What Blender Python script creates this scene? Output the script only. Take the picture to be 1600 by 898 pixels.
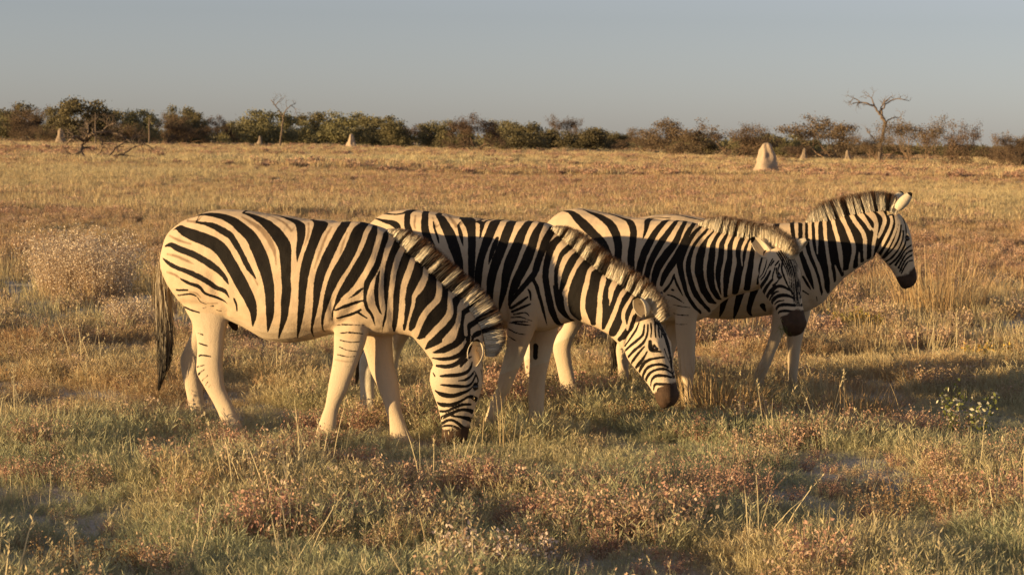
import bpy, math, random
import numpy as np
from mathutils import Vector, Matrix
from mathutils.bvhtree import BVHTree

for o in list(bpy.data.objects):
    bpy.data.objects.remove(o, do_unlink=True)
scene = bpy.context.scene
COL = scene.collection
R = math.radians
rng = np.random.default_rng(7)

# ------------------------------------------------------------------ camera
FPX, IW, IH = 3000.0, 1600.0, 898.0
CAM_H, PITCH, ROLL = 1.84, 4.42, 0.93
camd = bpy.data.cameras.new('camera'); cam = bpy.data.objects.new('camera', camd); COL.objects.link(cam)
camd.sensor_width = 36.0; camd.lens = 36.0 * FPX / IW
camd.clip_start = 0.2; camd.clip_end = 6000.0
camd.dof.use_dof = True; camd.dof.focus_distance = 12.2; camd.dof.aperture_fstop = 7.0
cr, sr, cp, sp = math.cos(R(ROLL)), math.sin(R(ROLL)), math.cos(R(PITCH)), math.sin(R(PITCH))
FW = np.array([0, cp, -sp]); U0 = np.array([0, sp, cp]); R0 = np.array([1.0, 0, 0])
RT = R0 * cr + U0 * sr          # rolled so that the horizon sinks to the right
UP = U0 * cr - R0 * sr
CAM = np.array([0, 0, CAM_H])
cam.matrix_world = Matrix(((RT[0], UP[0], -FW[0], CAM[0]), (RT[1], UP[1], -FW[1], CAM[1]), (RT[2], UP[2], -FW[2], CAM[2]), (0, 0, 0, 1)))
scene.camera = cam

# ------------------------------------------------------------------ sky, sun, exposure
SUN_EL, SUN_DIR = 6.6, (0.935, 0.355)          # horizontal direction in which the light travels
world = bpy.data.worlds.new('World'); scene.world = world; world.use_nodes = True
nt = world.node_tree; nt.nodes.clear()
sky = nt.nodes.new('ShaderNodeTexSky'); sky.sky_type = 'NISHITA'; sky.sun_disc = False
sky.sun_elevation = R(SUN_EL)
sky.sun_rotation = math.atan2(-SUN_DIR[0], -SUN_DIR[1])
sky.altitude = 1100; sky.air_density = 1.0; sky.dust_density = 0.7; sky.ozone_density = 3.0
bg = nt.nodes.new('ShaderNodeBackground'); bg.inputs['Strength'].default_value = 0.083
wo = nt.nodes.new('ShaderNodeOutputWorld')
hz = nt.nodes.new('ShaderNodeHueSaturation'); hz.inputs['Saturation'].default_value = 0.36      # dusty, washed-out evening air
wt_ = nt.nodes.new('ShaderNodeMix'); wt_.data_type = 'RGBA'; wt_.blend_type = 'MULTIPLY'; wt_.inputs[0].default_value = 1.0; wt_.inputs[7].default_value = (1.0, 0.945, 0.975, 1)
nt.links.new(sky.outputs[0], hz.inputs['Color']); nt.links.new(hz.outputs[0], wt_.inputs[6]); nt.links.new(wt_.outputs[2], bg.inputs[0]); nt.links.new(bg.outputs[0], wo.inputs[0])
sund = bpy.data.lights.new('sun', 'SUN'); sun = bpy.data.objects.new('sun', sund); COL.objects.link(sun)
sund.energy = 4.7; sund.angle = R(0.55); sund.color = (1.0, 0.70, 0.34)
ld = Vector((SUN_DIR[0] * math.cos(R(SUN_EL)), SUN_DIR[1] * math.cos(R(SUN_EL)), -math.sin(R(SUN_EL))))
sun.rotation_euler = ld.to_track_quat('-Z', 'Y').to_euler(); sun.location = (-20, -12, 8)
vs = scene.view_settings
vs.view_transform = 'Standard'; vs.look = 'None'; vs.gamma = 1.0; vs.exposure = 1.0; vs.use_curve_mapping = False

# ------------------------------------------------------------------ helpers
def ray(px, py):
    return FW + RT * ((px - IW / 2) / FPX) + UP * ((IH / 2 - py) / FPX)
def ground_at(px, py, z=0.0):
    d = ray(px, py); t = (z - CAM_H) / d[2]
    return CAM + d * t
def at_dist(px, py, Y):
    d = ray(px, py); return CAM + d * (Y / d[1])
def project(p):
    q = np.asarray(p) - CAM; w = q @ FW
    return IW / 2 + FPX * (q @ RT) / w, IH / 2 - FPX * (q @ UP) / w

def tag(o, label=None, cat=None, group=None, kind=None):
    if label: o['label'] = label
    if cat: o['category'] = cat
    if group: o['group'] = group
    if kind: o['kind'] = kind
    return o
def empty(name, loc, label, cat, group=None):
    e = bpy.data.objects.new(name, None); COL.objects.link(e); e.location = tuple(float(v) for v in loc); e.empty_display_size = 0.2
    return tag(e, label, cat, group)
def mesh_from(name, verts, faces, mat=None, smooth=False, attrs=None, colors=None):
    """verts (N,3), faces: (M,3)/(M,4) array or list of lists; attrs: point floats; colors: point rgba"""
    me = bpy.data.meshes.new(name)
    verts = np.asarray(verts, dtype=np.float32)
    if isinstance(faces, np.ndarray):
        M, k = faces.shape
        me.vertices.add(len(verts)); me.vertices.foreach_set('co', verts.ravel())
        me.loops.add(M * k); me.loops.foreach_set('vertex_index', faces.astype(np.int32).ravel())
        me.polygons.add(M); me.polygons.foreach_set('loop_start', np.arange(0, M * k, k, dtype=np.int32))
        me.update(calc_edges=True)
    else:
        me.from_pydata([tuple(map(float, v)) for v in verts], [], [tuple(map(int, f)) for f in faces])
    if smooth: me.polygons.foreach_set('use_smooth', np.ones(len(me.polygons), dtype=bool))
    for k2, v in (attrs or {}).items():
        a = me.attributes.new(k2, 'FLOAT', 'POINT'); a.data.foreach_set('value', np.asarray(v, dtype=np.float32))
    if colors is not None:
        a = me.color_attributes.new('hair', 'FLOAT_COLOR', 'POINT'); a.data.foreach_set('color', np.asarray(colors, dtype=np.float32).ravel())
    if mat: me.materials.append(mat)
    me.validate(); return me
def obj(name, me, parent=None, loc=None):
    o = bpy.data.objects.new(name, me); COL.objects.link(o)
    if parent: o.parent = parent
    if loc is not None: o.location = tuple(float(v) for v in loc)
    return o

_perm = rng.random((256, 256))
def vnoise(x, y):
    x = np.asarray(x, float); y = np.asarray(y, float)
    xi, yi = np.floor(x).astype(int), np.floor(y).astype(int); fx, fy = x - xi, y - yi
    fx = fx * fx * (3 - 2 * fx); fy = fy * fy * (3 - 2 * fy)
    a = _perm[xi % 256, yi % 256]; b = _perm[(xi + 1) % 256, yi % 256]; c = _perm[xi % 256, (yi + 1) % 256]; d = _perm[(xi + 1) % 256, (yi + 1) % 256]
    return (a * (1 - fx) + b * fx) * (1 - fy) + (c * (1 - fx) + d * fx) * fy
def fnoise(x, y, oct=3):
    s = 0; a = 1; t = 0
    for k in range(oct):
        s = s + a * vnoise(np.asarray(x) * 2 ** k + 17.3 * k, np.asarray(y) * 2 ** k + 5.1 * k); t += a; a *= 0.5
    return s / t
def smooth01(t):
    t = np.clip(t, 0, 1); return t * t * (3 - 2 * t)
def ground_z(x, y):
    x = np.asarray(x, float); y = np.asarray(y, float); d = np.sqrt(x * x + y * y)
    near = (fnoise(x * 0.9 + 40, y * 0.9 + 40, 3) - 0.5) * 0.11
    far = (fnoise(x * 0.05 + 10, y * 0.05 + 70, 2) - 0.5) * 0.5 * smooth01((d - 18) / 60)
    return near + far - 0.02

# ------------------------------------------------------------------ materials
def new_mat(name):
    m = bpy.data.materials.new(name); m.use_nodes = True
    n = m.node_tree.nodes; l = m.node_tree.links
    for x in list(n): n.remove(x)
    out = n.new('ShaderNodeOutputMaterial'); b = n.new('ShaderNodeBsdfPrincipled'); l.new(b.outputs[0], out.inputs[0])
    b.inputs['Roughness'].default_value = 0.85
    b.inputs['Specular IOR Level'].default_value = 0.25
    return m, n, l, b, out
def ramp(n, stops, interp='LINEAR'):
    r = n.new('ShaderNodeValToRGB'); r.color_ramp.interpolation = interp
    e = r.color_ramp.elements
    while len(e) < len(stops): e.new(0.5)
    for i, (p, c) in enumerate(stops):
        e[i].position = p; e[i].color = (c[0], c[1], c[2], 1)
    return r
def mixc(n, l, fac, a, b, mode='MIX'):
    m = n.new('ShaderNodeMix'); m.data_type = 'RGBA'; m.blend_type = mode
    for s, v in ((0, fac), (6, a), (7, b)):
        if hasattr(v, 'is_linked') or hasattr(v, 'links'): l.new(v, m.inputs[s])
        elif isinstance(v, (int, float)): m.inputs[s].default_value = v
        else: m.inputs[s].default_value = (v[0], v[1], v[2], 1)
    return m.outputs[2]
def math_n(n, l, op, a, b=None):
    m = n.new('ShaderNodeMath'); m.operation = op
    for i, v in enumerate((a, b)):
        if v is None: continue
        if isinstance(v, (int, float)): m.inputs[i].default_value = v
        else: l.new(v, m.inputs[i])
    return m.outputs[0]
def noise_n(n, l, scale, detail=3, coord='Object', rough=0.55):
    tc = n.new('ShaderNodeTexCoord'); t = n.new('ShaderNodeTexNoise')
    t.inputs['Scale'].default_value = scale; t.inputs['Detail'].default_value = detail; t.inputs['Roughness'].default_value = rough
    l.new(tc.outputs[coord], t.inputs['Vector']); return t.outputs['Fac']
def maprange(n, l, v, a, b, c=0.0, d=1.0):
    m = n.new('ShaderNodeMapRange'); l.new(v, m.inputs[0])
    for i, x in zip((1, 2, 3, 4), (a, b, c, d)): m.inputs[i].default_value = x
    return m.outputs[0]
def attr_n(n, name, kind='GEOMETRY'):
    a = n.new('ShaderNodeAttribute'); a.attribute_name = name; a.attribute_type = kind; return a

def fur_material():
    m, n, l, b, out = new_mat('zebra_fur')
    st = attr_n(n, 'stripe').outputs['Fac']; br = attr_n(n, 'brown').outputs['Fac']; mz = attr_n(n, 'muzzle').outputs['Fac']
    lg = attr_n(n, 'leg').outputs['Fac']; hf = attr_n(n, 'hoof').outputs['Fac']
    fine = noise_n(n, l, 110, 3); mid = noise_n(n, l, 22, 3); big = noise_n(n, l, 5, 2)
    # coat: warmer on the body, paler on legs and belly
    coat = mixc(n, l, mid, (0.48, 0.345, 0.215), (0.57, 0.425, 0.28))
    coat = mixc(n, l, maprange(n, l, big, 0.35, 0.65), coat, (0.52, 0.385, 0.245))
    pale = mixc(n, l, mid, (0.54, 0.48, 0.36), (0.60, 0.545, 0.42))
    coat = mixc(n, l, lg, coat, pale)
    dirt = maprange(n, l, math_n(n, l, 'MULTIPLY', maprange(n, l, mid, 0.5, 0.7), lg), 0, 1, 0, 0.5)
    coat = mixc(n, l, dirt, coat, (0.42, 0.33, 0.22))
    coat = mixc(n, l, maprange(n, l, fine, 0.3, 0.7, 0.0, 0.30), coat, (0.40, 0.33, 0.25))
    jit = maprange(n, l, fine, 0.2, 0.8, -0.0018, 0.0018)
    jit2 = maprange(n, l, mid, 0.2, 0.8, -0.0024, 0.0024)
    brv = math_n(n, l, 'ADD', math_n(n, l, 'ADD', br, jit), jit2)
    coat = mixc(n, l, maprange(n, l, brv, -0.006, 0.004, 0.72, 0.0), coat, (0.13, 0.075, 0.04))
    blk = mixc(n, l, mid, (0.005, 0.004, 0.0035), (0.013, 0.009, 0.006))
    sv = math_n(n, l, 'ADD', math_n(n, l, 'ADD', st, jit), jit2)
    c = mixc(n, l, maprange(n, l, sv, -0.0016, 0.0016, 1.0, 0.0), coat, blk)
    mzv = math_n(n, l, 'ADD', mz, maprange(n, l, mid, 0.2, 0.8, -0.25, 0.25))
    mcol = mixc(n, l, mid, (0.016, 0.010, 0.007), (0.105, 0.062, 0.038))
    c = mixc(n, l, maprange(n, l, mzv, 0.4, 0.62), c, mcol)
    c = mixc(n, l, hf, c, (0.05, 0.042, 0.035))
    l.new(c, b.inputs['Base Color'])
    b.inputs['Roughness'].default_value = 0.75; b.inputs['Specular IOR Level'].default_value = 0.12
    
    bp = n.new('ShaderNodeBump'); bp.inputs['Strength'].default_value = 0.35; bp.inputs['Distance'].default_value = 0.008
    l.new(fine, bp.inputs['Height']); l.new(bp.outputs[0], b.inputs['Normal'])
    return m
def hair_material():
    m, n, l, b, out = new_mat('zebra_hair')
    a = attr_n(n, 'hair'); l.new(a.outputs['Color'], b.inputs['Base Color'])
    b.inputs['Roughness'].default_value = 0.55
    return m
def eye_material():
    m, n, l, b, out = new_mat('zebra_eye')
    b.inputs['Base Color'].default_value = (0.012, 0.008, 0.006, 1); b.inputs['Roughness'].default_value = 0.08; b.inputs['Specular IOR Level'].default_value = 0.6
    return m
FUR, HAIR, EYE = fur_material(), hair_material(), eye_material()
# ------------------------------------------------------------------ ground
def graded(mx, near, step, grow):
    v = [0.0]; s = step
    while v[-1] < mx:
        if v[-1] > near: s *= grow
        v.append(v[-1] + s)
    return np.array(v)
gx = graded(3000, 9, 0.22, 1.12); gx = np.concatenate([-gx[:0:-1], gx]); gy = graded(3500, 24, 0.22, 1.10) ; gy = np.concatenate([[-60, -20, -6], gy])
GX, GY = np.meshgrid(gx, gy); GZ = ground_z(GX, GY)
nx_, ny_ = len(gx), len(gy); ii = np.arange(nx_ * ny_).reshape(ny_, nx_)
gf = np.stack([ii[:-1, :-1], ii[:-1, 1:], ii[1:, 1:], ii[1:, :-1]], -1).reshape(-1, 4)
def ground_material():
    m, n, l, b, out = new_mat('dry_soil')
    f1 = noise_n(n, l, 0.35, 4); f2 = noise_n(n, l, 3.0, 4); f3 = noise_n(n, l, 40, 3)
    c = mixc(n, l, maprange(n, l, f1, 0.35, 0.65), (0.42, 0.33, 0.22), (0.37, 0.25, 0.15))
    c = mixc(n, l, maprange(n, l, f2, 0.3, 0.55), c, (0.50, 0.45, 0.38))
    c = mixc(n, l, maprange(n, l, f3, 0.45, 0.75, 0, 0.6), c, (0.16, 0.12, 0.07))
    l.new(c, b.inputs['Base Color']); b.inputs['Roughness'].default_value = 0.95
    bp = n.new('ShaderNodeBump'); bp.inputs['Strength'].default_value = 0.6; bp.inputs['Distance'].default_value = 0.03
    l.new(f3, bp.inputs['Height']); l.new(bp.outputs[0], b.inputs['Normal']); return m
g_o = obj('ground', mesh_from('ground', np.stack([GX.ravel(), GY.ravel(), GZ.ravel()], 1), gf, ground_material(), True)); g_o['kind'] = 'structure'
# ------------------------------------------------------------------ zebra builder
def catmull(P, n):
    """P (K,d) -> densified through all points"""
    P = np.asarray(P, float); K = len(P); out = []
    for i in range(K - 1):
        p0, p1, p2, p3 = P[max(i - 1, 0)], P[i], P[i + 1], P[min(i + 2, K - 1)]
        for k in range(n):
            t = k / n
            out.append(0.5 * ((2 * p1) + (p2 - p0) * t + (2 * p0 - 5 * p1 + 4 * p2 - p3) * t * t + (3 * p1 - p0 - 3 * p2 + p3) * t ** 3))
    out.append(P[-1]); return np.array(out)
# profile of a zebra head: distance from the poll, forehead height, jaw depth, half width
HEADP = [(-0.02, 0.050, -0.115, 0.070), (0.03, 0.072, -0.165, 0.090), (0.08, 0.086, -0.202, 0.100), (0.135, 0.093, -0.218, 0.107), (0.19, 0.092, -0.214, 0.108),
         (0.25, 0.082, -0.190, 0.097), (0.32, 0.068, -0.156, 0.084), (0.39, 0.057, -0.128, 0.075), (0.45, 0.051, -0.112, 0.072), (0.505, 0.042, -0.104, 0.075), (0.54, 0.020, -0.094, 0.066), (0.562, -0.012, -0.072, 0.044)]

class Zebra:
    def __init__(s, ref, yaw, hinges=()):
        s.P0 = ground_at(*ref); s.P0[2] = 0
        s.aa = np.arange(-2.2, 2.6, 0.004); s.hinges = []
        s.yaw = R(yaw); s._curve()
        for px, py, d in hinges:
            a, z = s.up(px, py, 0); s.hinges.append((a, R(d))); s._curve()
    def _curve(s):
        ph = np.full_like(s.aa, s.yaw)
        for a, d in s.hinges: ph = ph + d * smooth01((s.aa - a + 0.10) / 0.20)
        s.ph = ph
        hx, hy = np.cos(ph), -np.sin(ph); i0 = np.argmin(abs(s.aa)); da = s.aa[1] - s.aa[0]
        cx = np.cumsum(hx) * da; cy = np.cumsum(hy) * da
        s.cx = cx - cx[i0] + s.P0[0]; s.cy = cy - cy[i0] + s.P0[1]
    def world(s, P):
        a, lat, z = P[:, 0], P[:, 1], P[:, 2]
        cx = np.interp(a, s.aa, s.cx); cy = np.interp(a, s.aa, s.cy); ph = np.interp(a, s.aa, s.ph)
        return np.stack([cx - lat * np.sin(ph), cy - lat * np.cos(ph), z], 1)
    def up(s, px, py, lat=0.0):
        """pixel -> (along, height) on the animal's own bent mid sheet, offset by lat towards the viewer's side"""
        d = ray(px, py)
        qx = s.cx - lat * np.sin(s.ph) - CAM[0]; qy = s.cy - lat * np.cos(s.ph) - CAM[1]
        cr_ = qx * d[1] - qy * d[0]
        i = np.nonzero((cr_[:-1] <= 0) & (cr_[1:] > 0))[0]
        i = i[0] if len(i) else len(cr_) - 2
        t = -cr_[i] / (cr_[i + 1] - cr_[i] + 1e-12); a = s.aa[i] + t * (s.aa[1] - s.aa[0])
        x = qx[i] + t * (qx[i + 1] - qx[i]); y = qy[i] + t * (qy[i + 1] - qy[i])
        k = math.hypot(x, y) / math.hypot(d[0], d[1])
        return a, CAM_H + k * d[2]
    def loft(s, st, n=4, seg=28, egg=0.1, ex=2.2, raw=None):
        """stations: (Ax,Ay,Bx,By,hw,lat) pixels of the two outline points"""
        if raw is None:
            rows = []
            for q in st:
                lat = q[5] if len(q) > 5 else 0.0
                a1, z1 = s.up(q[0], q[1], lat); a2, z2 = s.up(q[2], q[3], lat)
                rows.append([a1, z1, a2, z2, q[4], lat])
        else: rows = raw
        D = catmull(rows, n); th = np.linspace(0, 2 * np.pi, seg, endpoint=False)
        c, sn = np.cos(th), np.sin(th)
        ce = np.sign(c) * abs(c) ** (2 / ex); se = np.sign(sn) * abs(sn) ** (2 / ex)
        V, F = [], []
        for a1, z1, a2, z2, hw, lat in D:
            mx, mz, ax, az = (a1 + a2) / 2, (z1 + z2) / 2, (a1 - a2) / 2, (z1 - z2) / 2
            V.append(np.stack([mx + ax * ce, lat + hw * se * (1 - egg * ce), mz + az * ce], 1))
        K = len(V); V = np.concatenate(V)
        for i in range(K - 1):
            for j in range(seg):
                k = (j + 1) % seg; F.append((i * seg + j, i * seg + k, (i + 1) * seg + k, (i + 1) * seg + j))
        c0, c1 = V[:seg].mean(0), V[-seg:].mean(0); V = np.concatenate([V, [c0, c1]]); n0 = len(V) - 2
        for j in range(seg):
            k = (j + 1) % seg; F.append((n0, k, j)); F.append((n0 + 1, (K - 1) * seg + j, (K - 1) * seg + k))
        s.parts.append((V, F)); return D
    def set_head(s, poll, nose, hs=None):
        p = np.array(s.up(*poll)); q = np.array(s.up(*nose)); L = np.linalg.norm(q - p)
        s.hp, s.hu = p, (q - p) / L; s.hv = np.array([-s.hu[1], s.hu[0]]); s.hs = hs or L / 0.56
        print('head scale', round(L / 0.56, 3))
        rows = []
        for u, t, b, w in HEADP:
            A = s.hxy(u, t); B = s.hxy(u, b); rows.append([A[0], A[1], B[0], B[1], w * s.hs, 0.0])
        s.loft(None, n=4, egg=-0.06, ex=2.3, raw=rows)
    def hxy(s, u, v): return s.hp + s.hs * (u * s.hu + v * s.hv)
    def huv(s, P):
        d = P[:, [0, 2]] - s.hp; return d @ s.hu / s.hs, d @ s.hv / s.hs, P[:, 1] / s.hs
    def build_body(s, voxel=0.0085):
        Vs, Fs, off = [], [], 0
        for V, F in s.parts:
            Vs.append(V); Fs += [tuple(i + off for i in f) for f in F]; off += len(V)
        me = bpy.data.meshes.new('tmp'); me.from_pydata(np.concatenate(Vs).tolist(), [], Fs); me.update()
        o = bpy.data.objects.new('tmp', me); COL.objects.link(o)
        md = o.modifiers.new('r', 'REMESH'); md.mode = 'VOXEL'; md.voxel_size = voxel; md.adaptivity = 0
        dg = bpy.context.evaluated_depsgraph_get(); ev = o.evaluated_get(dg).to_mesh()
        V = np.empty(len(ev.vertices) * 3, np.float32); ev.vertices.foreach_get('co', V); V = V.reshape(-1, 3).astype(float)
        E = np.empty(len(ev.edges) * 2, np.int32); ev.edges.foreach_get('vertices', E); E = E.reshape(-1, 2)
        ls = np.empty(len(ev.loops), np.int32); ev.loops.foreach_get('vertex_index', ls)
        tot = np.empty(len(ev.polygons), np.int32); ev.polygons.foreach_get('loop_total', tot)
        assert (tot == 4).all(); Fq = ls.reshape(-1, 4)
        bpy.data.objects.remove(o, do_unlink=True); bpy.data.meshes.remove(me)
        N = len(V); deg = np.bincount(E.ravel(), minlength=N).astype(float)
        def lap(X):
            out = np.empty_like(X)
            for k in range(3): out[:, k] = np.bincount(E[:, 0], X[E[:, 1], k], N) + np.bincount(E[:, 1], X[E[:, 0], k], N)
            return out / deg[:, None] - X
        u, v, w = s.huv(V)
        wt = 0.12 + 0.88 * smooth01((V[:, 2] - s.knee) / 0.25)
        wt = wt * (1 - 0.7 * smooth01((u - 0.02) / 0.08))
        for it in range(26):
            V = V + 0.6 * wt[:, None] * lap(V); V = V - 0.52 * wt[:, None] * lap(V)
        for it in range(3): V = V + 0.5 * lap(V) * (0.5 + 0.5 * wt[:, None])
        s.V, s.Fq = V, Fq
        s.sculpt()
    def normals(s):
        V, F = s.V, s.Fq; n = np.cross(V[F[:, 2]] - V[F[:, 0]], V[F[:, 3]] - V[F[:, 1]]); out = np.zeros_like(V)
        for j in range(4):
            for k in range(3): out[:, k] += np.bincount(F[:, j], n[:, k], len(V))
        return out / (np.linalg.norm(out, axis=1)[:, None] + 1e-12)
    def sculpt(s):
        u, v, w = s.huv(s.V); aw = abs(w); n = s.normals(); d = np.zeros(len(u))
        def blob(pu, pv, pw, r, h, su=1.0, sv=1.0):
            q = ((u - pu) / su) ** 2 + ((v - pv) / sv) ** 2 + (aw - pw) ** 2
            return h * np.exp(-q / (r * r))
        d += blob(0.185, 0.040, 0.10, 0.020, -0.013, 1.3)          # eye socket
        d += blob(0.170, 0.066, 0.085, 0.022, 0.012, 1.5)          # brow
        d += blob(0.515, -0.008, 0.055, 0.014, -0.016, 1.5)        # nostril
        d += blob(0.500, 0.012, 0.050, 0.020, 0.007)               # nostril rim
        d += blob(0.160, -0.110, 0.100, 0.070, 0.012)              # cheek
        d += blob(0.300, 0.000, 0.080, 0.05, -0.006, 2.0)          # hollow in front of the cheek
        d += blob(0.27, 0.012, 0.085, 0.018, 0.005, 3.5)           # facial crest
        d += blob(0.33, -0.115, 0.07, 0.03, -0.006, 2.5)           # jaw bar
        for t in np.linspace(0, 1, 9):                             # mouth line
            d += blob(0.545 - 0.085 * t, -0.052 + 0.004 * t, 0.05, 0.007, -0.005)
        d += blob(0.55, -0.078, 0.02, 0.02, 0.006)                 # chin
        s.V = s.V + n * (d * s.hs)[:, None]
        V_ = s.V; k_ = (fnoise(V_[:, 0] * 9 + 3, V_[:, 2] * 9 + V_[:, 1] * 4, 2) - .5) * .012 + (fnoise(V_[:, 0] * 26, V_[:, 2] * 20 + V_[:, 1] * 12, 2) - .5) * .0045
        s.V = V_ + n * (k_ * np.where(u > 0, .35, np.clip((V_[:, 2] - .1) / .6, .25, 1)))[:, None]
        for pts, r, h in s.strokes:                                 # muscles and folds, on both sides
            P = []
            for q in pts: a, z = s.up(q[0], q[1], 0.16); P.append((a, z))
            P = np.array(P); X = s.V[:, [0, 2]]; dd = np.full(len(X), 9.0)
            for i in range(len(P) - 1):
                ab = P[i + 1] - P[i]; t = np.clip(((X - P[i]) @ ab) / (ab @ ab + 1e-9), 0, 1)
                dd = np.minimum(dd, np.linalg.norm(X - P[i] - t[:, None] * ab, axis=1))
            k = h * np.exp(-(dd / r) ** 2) * smooth01((abs(s.V[:, 1]) - 0.04) / 0.05)
            s.V = s.V + s.normals() * k[:, None]
    # ---- stripes
    def prep_rays(s):
        s.W = s.world(s.V); F = s.Fq
        s.T = np.concatenate([F[:, [0, 1, 2]], F[:, [0, 2, 3]]])
        s.bvh = BVHTree.FromPolygons(s.W.tolist(), s.T.tolist()); s.sbvh = BVHTree.FromPolygons(s.V.tolist(), s.T.tolist())
    def hit(s, px, py, lat):
        d = Vector(ray(px, py)).normalized(); loc, nor, idx, dist = s.bvh.ray_cast(Vector(CAM), d)
        if idx is None:
            a, z = s.up(px, py, lat * 0.3); return (a, lat * 0.3, z)
        t = s.T[idx]; A, B, C = s.W[t]; p = np.array(loc)
        v0, v1, v2 = B - A, C - A, p - A
        d00, d01, d11, d20, d21 = v0 @ v0, v0 @ v1, v1 @ v1, v2 @ v0, v2 @ v1; den = d00 * d11 - d01 * d01 + 1e-18
        b = (d11 * d20 - d01 * d21) / den; c = (d00 * d21 - d01 * d20) / den
        return tuple((1 - b - c) * s.V[t[0]] + b * s.V[t[1]] + c * s.V[t[2]])
    def trace(s, text, wk=1.06):
        """lines 'x0 y0 scale | x,y,w x,y,w ; ...' -> list of polylines (K,4): along, |lat|, z, half width"""
        out = []
        for line in text.strip().splitlines():
            head, body = line.split('|'); x0, y0, k = map(float, head.split())
            for st in body.split(';'):
                pts = [tuple(map(float, q.split(','))) for q in st.split()]
                if not pts: continue
                Q = catmull(pts, 3) if len(pts) > 2 else np.array(pts if len(pts) > 1 else pts * 2, float)
                row = []
                for x, y, w in Q:
                    px, py = x0 + x / k, y0 + y / k; w = w * wk
                    a, la, z = s.hit(px, py, 0.2)
                    if la < -0.012 and s.huv(np.array([[a, la, z]]))[0][0] > 0.0: continue      # beyond the ridge of the face
                    D = np.linalg.norm(s.world(np.array([[a, la, z]]))[0] - CAM)
                    row.append((a, abs(la), z, max(w, 2) / k / 2 * D / FPX))
                if len(row) < 2: continue
                # a stroke cut off by the outline of the back runs on over the spine
                for end, nb in ((0, 1), (-1, -2)):
                    a, la, z, hw = row[end]
                    if hw < 0.007 or la > 0.17 or s.huv(np.array([[a, la, z]]))[0][0] > 0.0: continue
                    loc, nor, i_, d_ = s.sbvh.ray_cast(Vector((a, 0.0, z + 0.35)), Vector((0, 0, -1)))
                    if loc is None or loc[2] - z > 0.075 or loc[2] < z - 0.02: continue
                    sl = (row[end][0] - row[nb][0]) * 0.8
                    ext = [(a + sl * 0.5, la * 0.5, (z + loc[2]) / 2 + 0.006, hw), (a + sl, 0.0, loc[2], hw)]
                    row = ext[::-1] + row if end == 0 else row + ext
                out.append(np.array(row))
        return out
    def sdf(s, X, strokes, base=0.06):
        """signed distance of points X (along,|lat|,z) to the strokes"""
        d = np.full(len(X), base)
        for P in strokes:
            lo = P[:, :3].min(0) - 0.075; hi = P[:, :3].max(0) + 0.075
            m = np.nonzero(((X > lo) & (X < hi)).all(1))[0]
            if not len(m): continue
            Y = X[m]; dm = d[m]
            for i in range(len(P) - 1):
                A, B = P[i, :3], P[i + 1, :3]; ab = B - A
                t = np.clip(((Y - A) @ ab) / (ab @ ab + 1e-9), 0, 1)
                q = Y - A - t[:, None] * ab
                dm = np.minimum(dm, np.sqrt((q * q).sum(1)) - (P[i, 3] + t * (P[i + 1, 3] - P[i, 3])))
            d[m] = dm
        return d
    # ---- ears
    def ear(s, base, tip, opening, width=0.040, n=11, m=11):
        base, tip, op = map(lambda q: np.array(q, float), (base, tip, opening)); e = tip - base; L = np.linalg.norm(e); e /= L
        op = op - (op @ e) * e; op /= np.linalg.norm(op); sd = np.cross(e, op)
        V, F, rim = [], [], []
        for layer, off in ((0, 0.0), (1, 0.0045)):
            for i in range(n):
                t = i / (n - 1); w = width * (math.sin(math.pi * min(1, 0.18 + 0.82 * t) ** 1.05) ** 0.62) * (1.0 if t < 0.98 else 0.25) + 0.003
                if t < 0.12: w *= 0.75 + 2 * t
                sp_ = R(150 - 75 * t)
                for j in range(m):
                    f = -1 + 2 * j / (m - 1); ph = sp_ * f
                    rr = w / max(math.sin(min(sp_, math.pi / 2)), 0.4) * 0.96 + off
                    V.append(base + e * (L * t) + sd * rr * math.sin(ph) - op * rr * (math.cos(ph) - math.cos(sp_) * 0.3))
                    rim.append((t, abs(f), layer))
        for layer in (0, 1):
            o = layer * n * m
            for i in range(n - 1):
                for j in range(m - 1):
                    q = (o + i * m + j, o + i * m + j + 1, o + (i + 1) * m + j + 1, o + (i + 1) * m + j)
                    F.append(q if layer else q[::-1])
        for i in range(n - 1):
            for j in (0, m - 1):
                q = (i * m + j, (i + 1) * m + j, n * m + (i + 1) * m + j, n * m + i * m + j); F.append(q if j else q[::-1])
        for j in range(m - 1):
            i = n - 1; F.append((i * m + j, i * m + j + 1, n * m + i * m + j + 1, n * m + i * m + j))
        s.ears.append((np.array(V), F, np.array(rim)))
    # ---- assemble
    def finish(s, label, name='zebra', stripes='', browns='', borrow=(), mane_n=7000, mane_len=0.125, crest=None, tail=None, extra_head=(0.004, 0.020, 0.036), wk=1.06, whites=''):
        s.prep_rays()
        S = s.trace(stripes, wk); S += list(borrow); B = s.trace(browns, 1.35) if browns.strip() else []
        s.S = S; WH = s.trace(whites, 1.0) if whites.strip() else []; coat_sd = lambda Q: np.maximum(s.sdf(Q, S), -s.sdf(Q, WH)) if WH else s.sdf(Q, S)
        if extra_head:      # fine stripes down the front of the face, where they run out of sight
            for w0 in extra_head:
                row = []
                for u in np.linspace(0.015, 0.40, 11):
                    wd = w0 * (1 - 0.5 * (u - 0.07) / 0.33); tp = np.interp(u, [h[0] for h in HEADP], [h[1] for h in HEADP])
                    q = s.hxy(u, tp - wd * wd * 5); row.append((q[0], wd * s.hs, q[1], 0.0052 * (1 - 0.5 * max(0, u - 0.07) / 0.33) * s.hs))
                S.append(np.array(row))
        X = s.V.copy(); X[:, 1] = abs(X[:, 1])
        sd = coat_sd(X); bd = s.sdf(X, B) if B else np.full(len(X), 0.06)
        u, v, w = s.huv(s.V)
        inhead = (u > 0.25) & (v < 0.12) & (v > -0.2)
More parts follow.
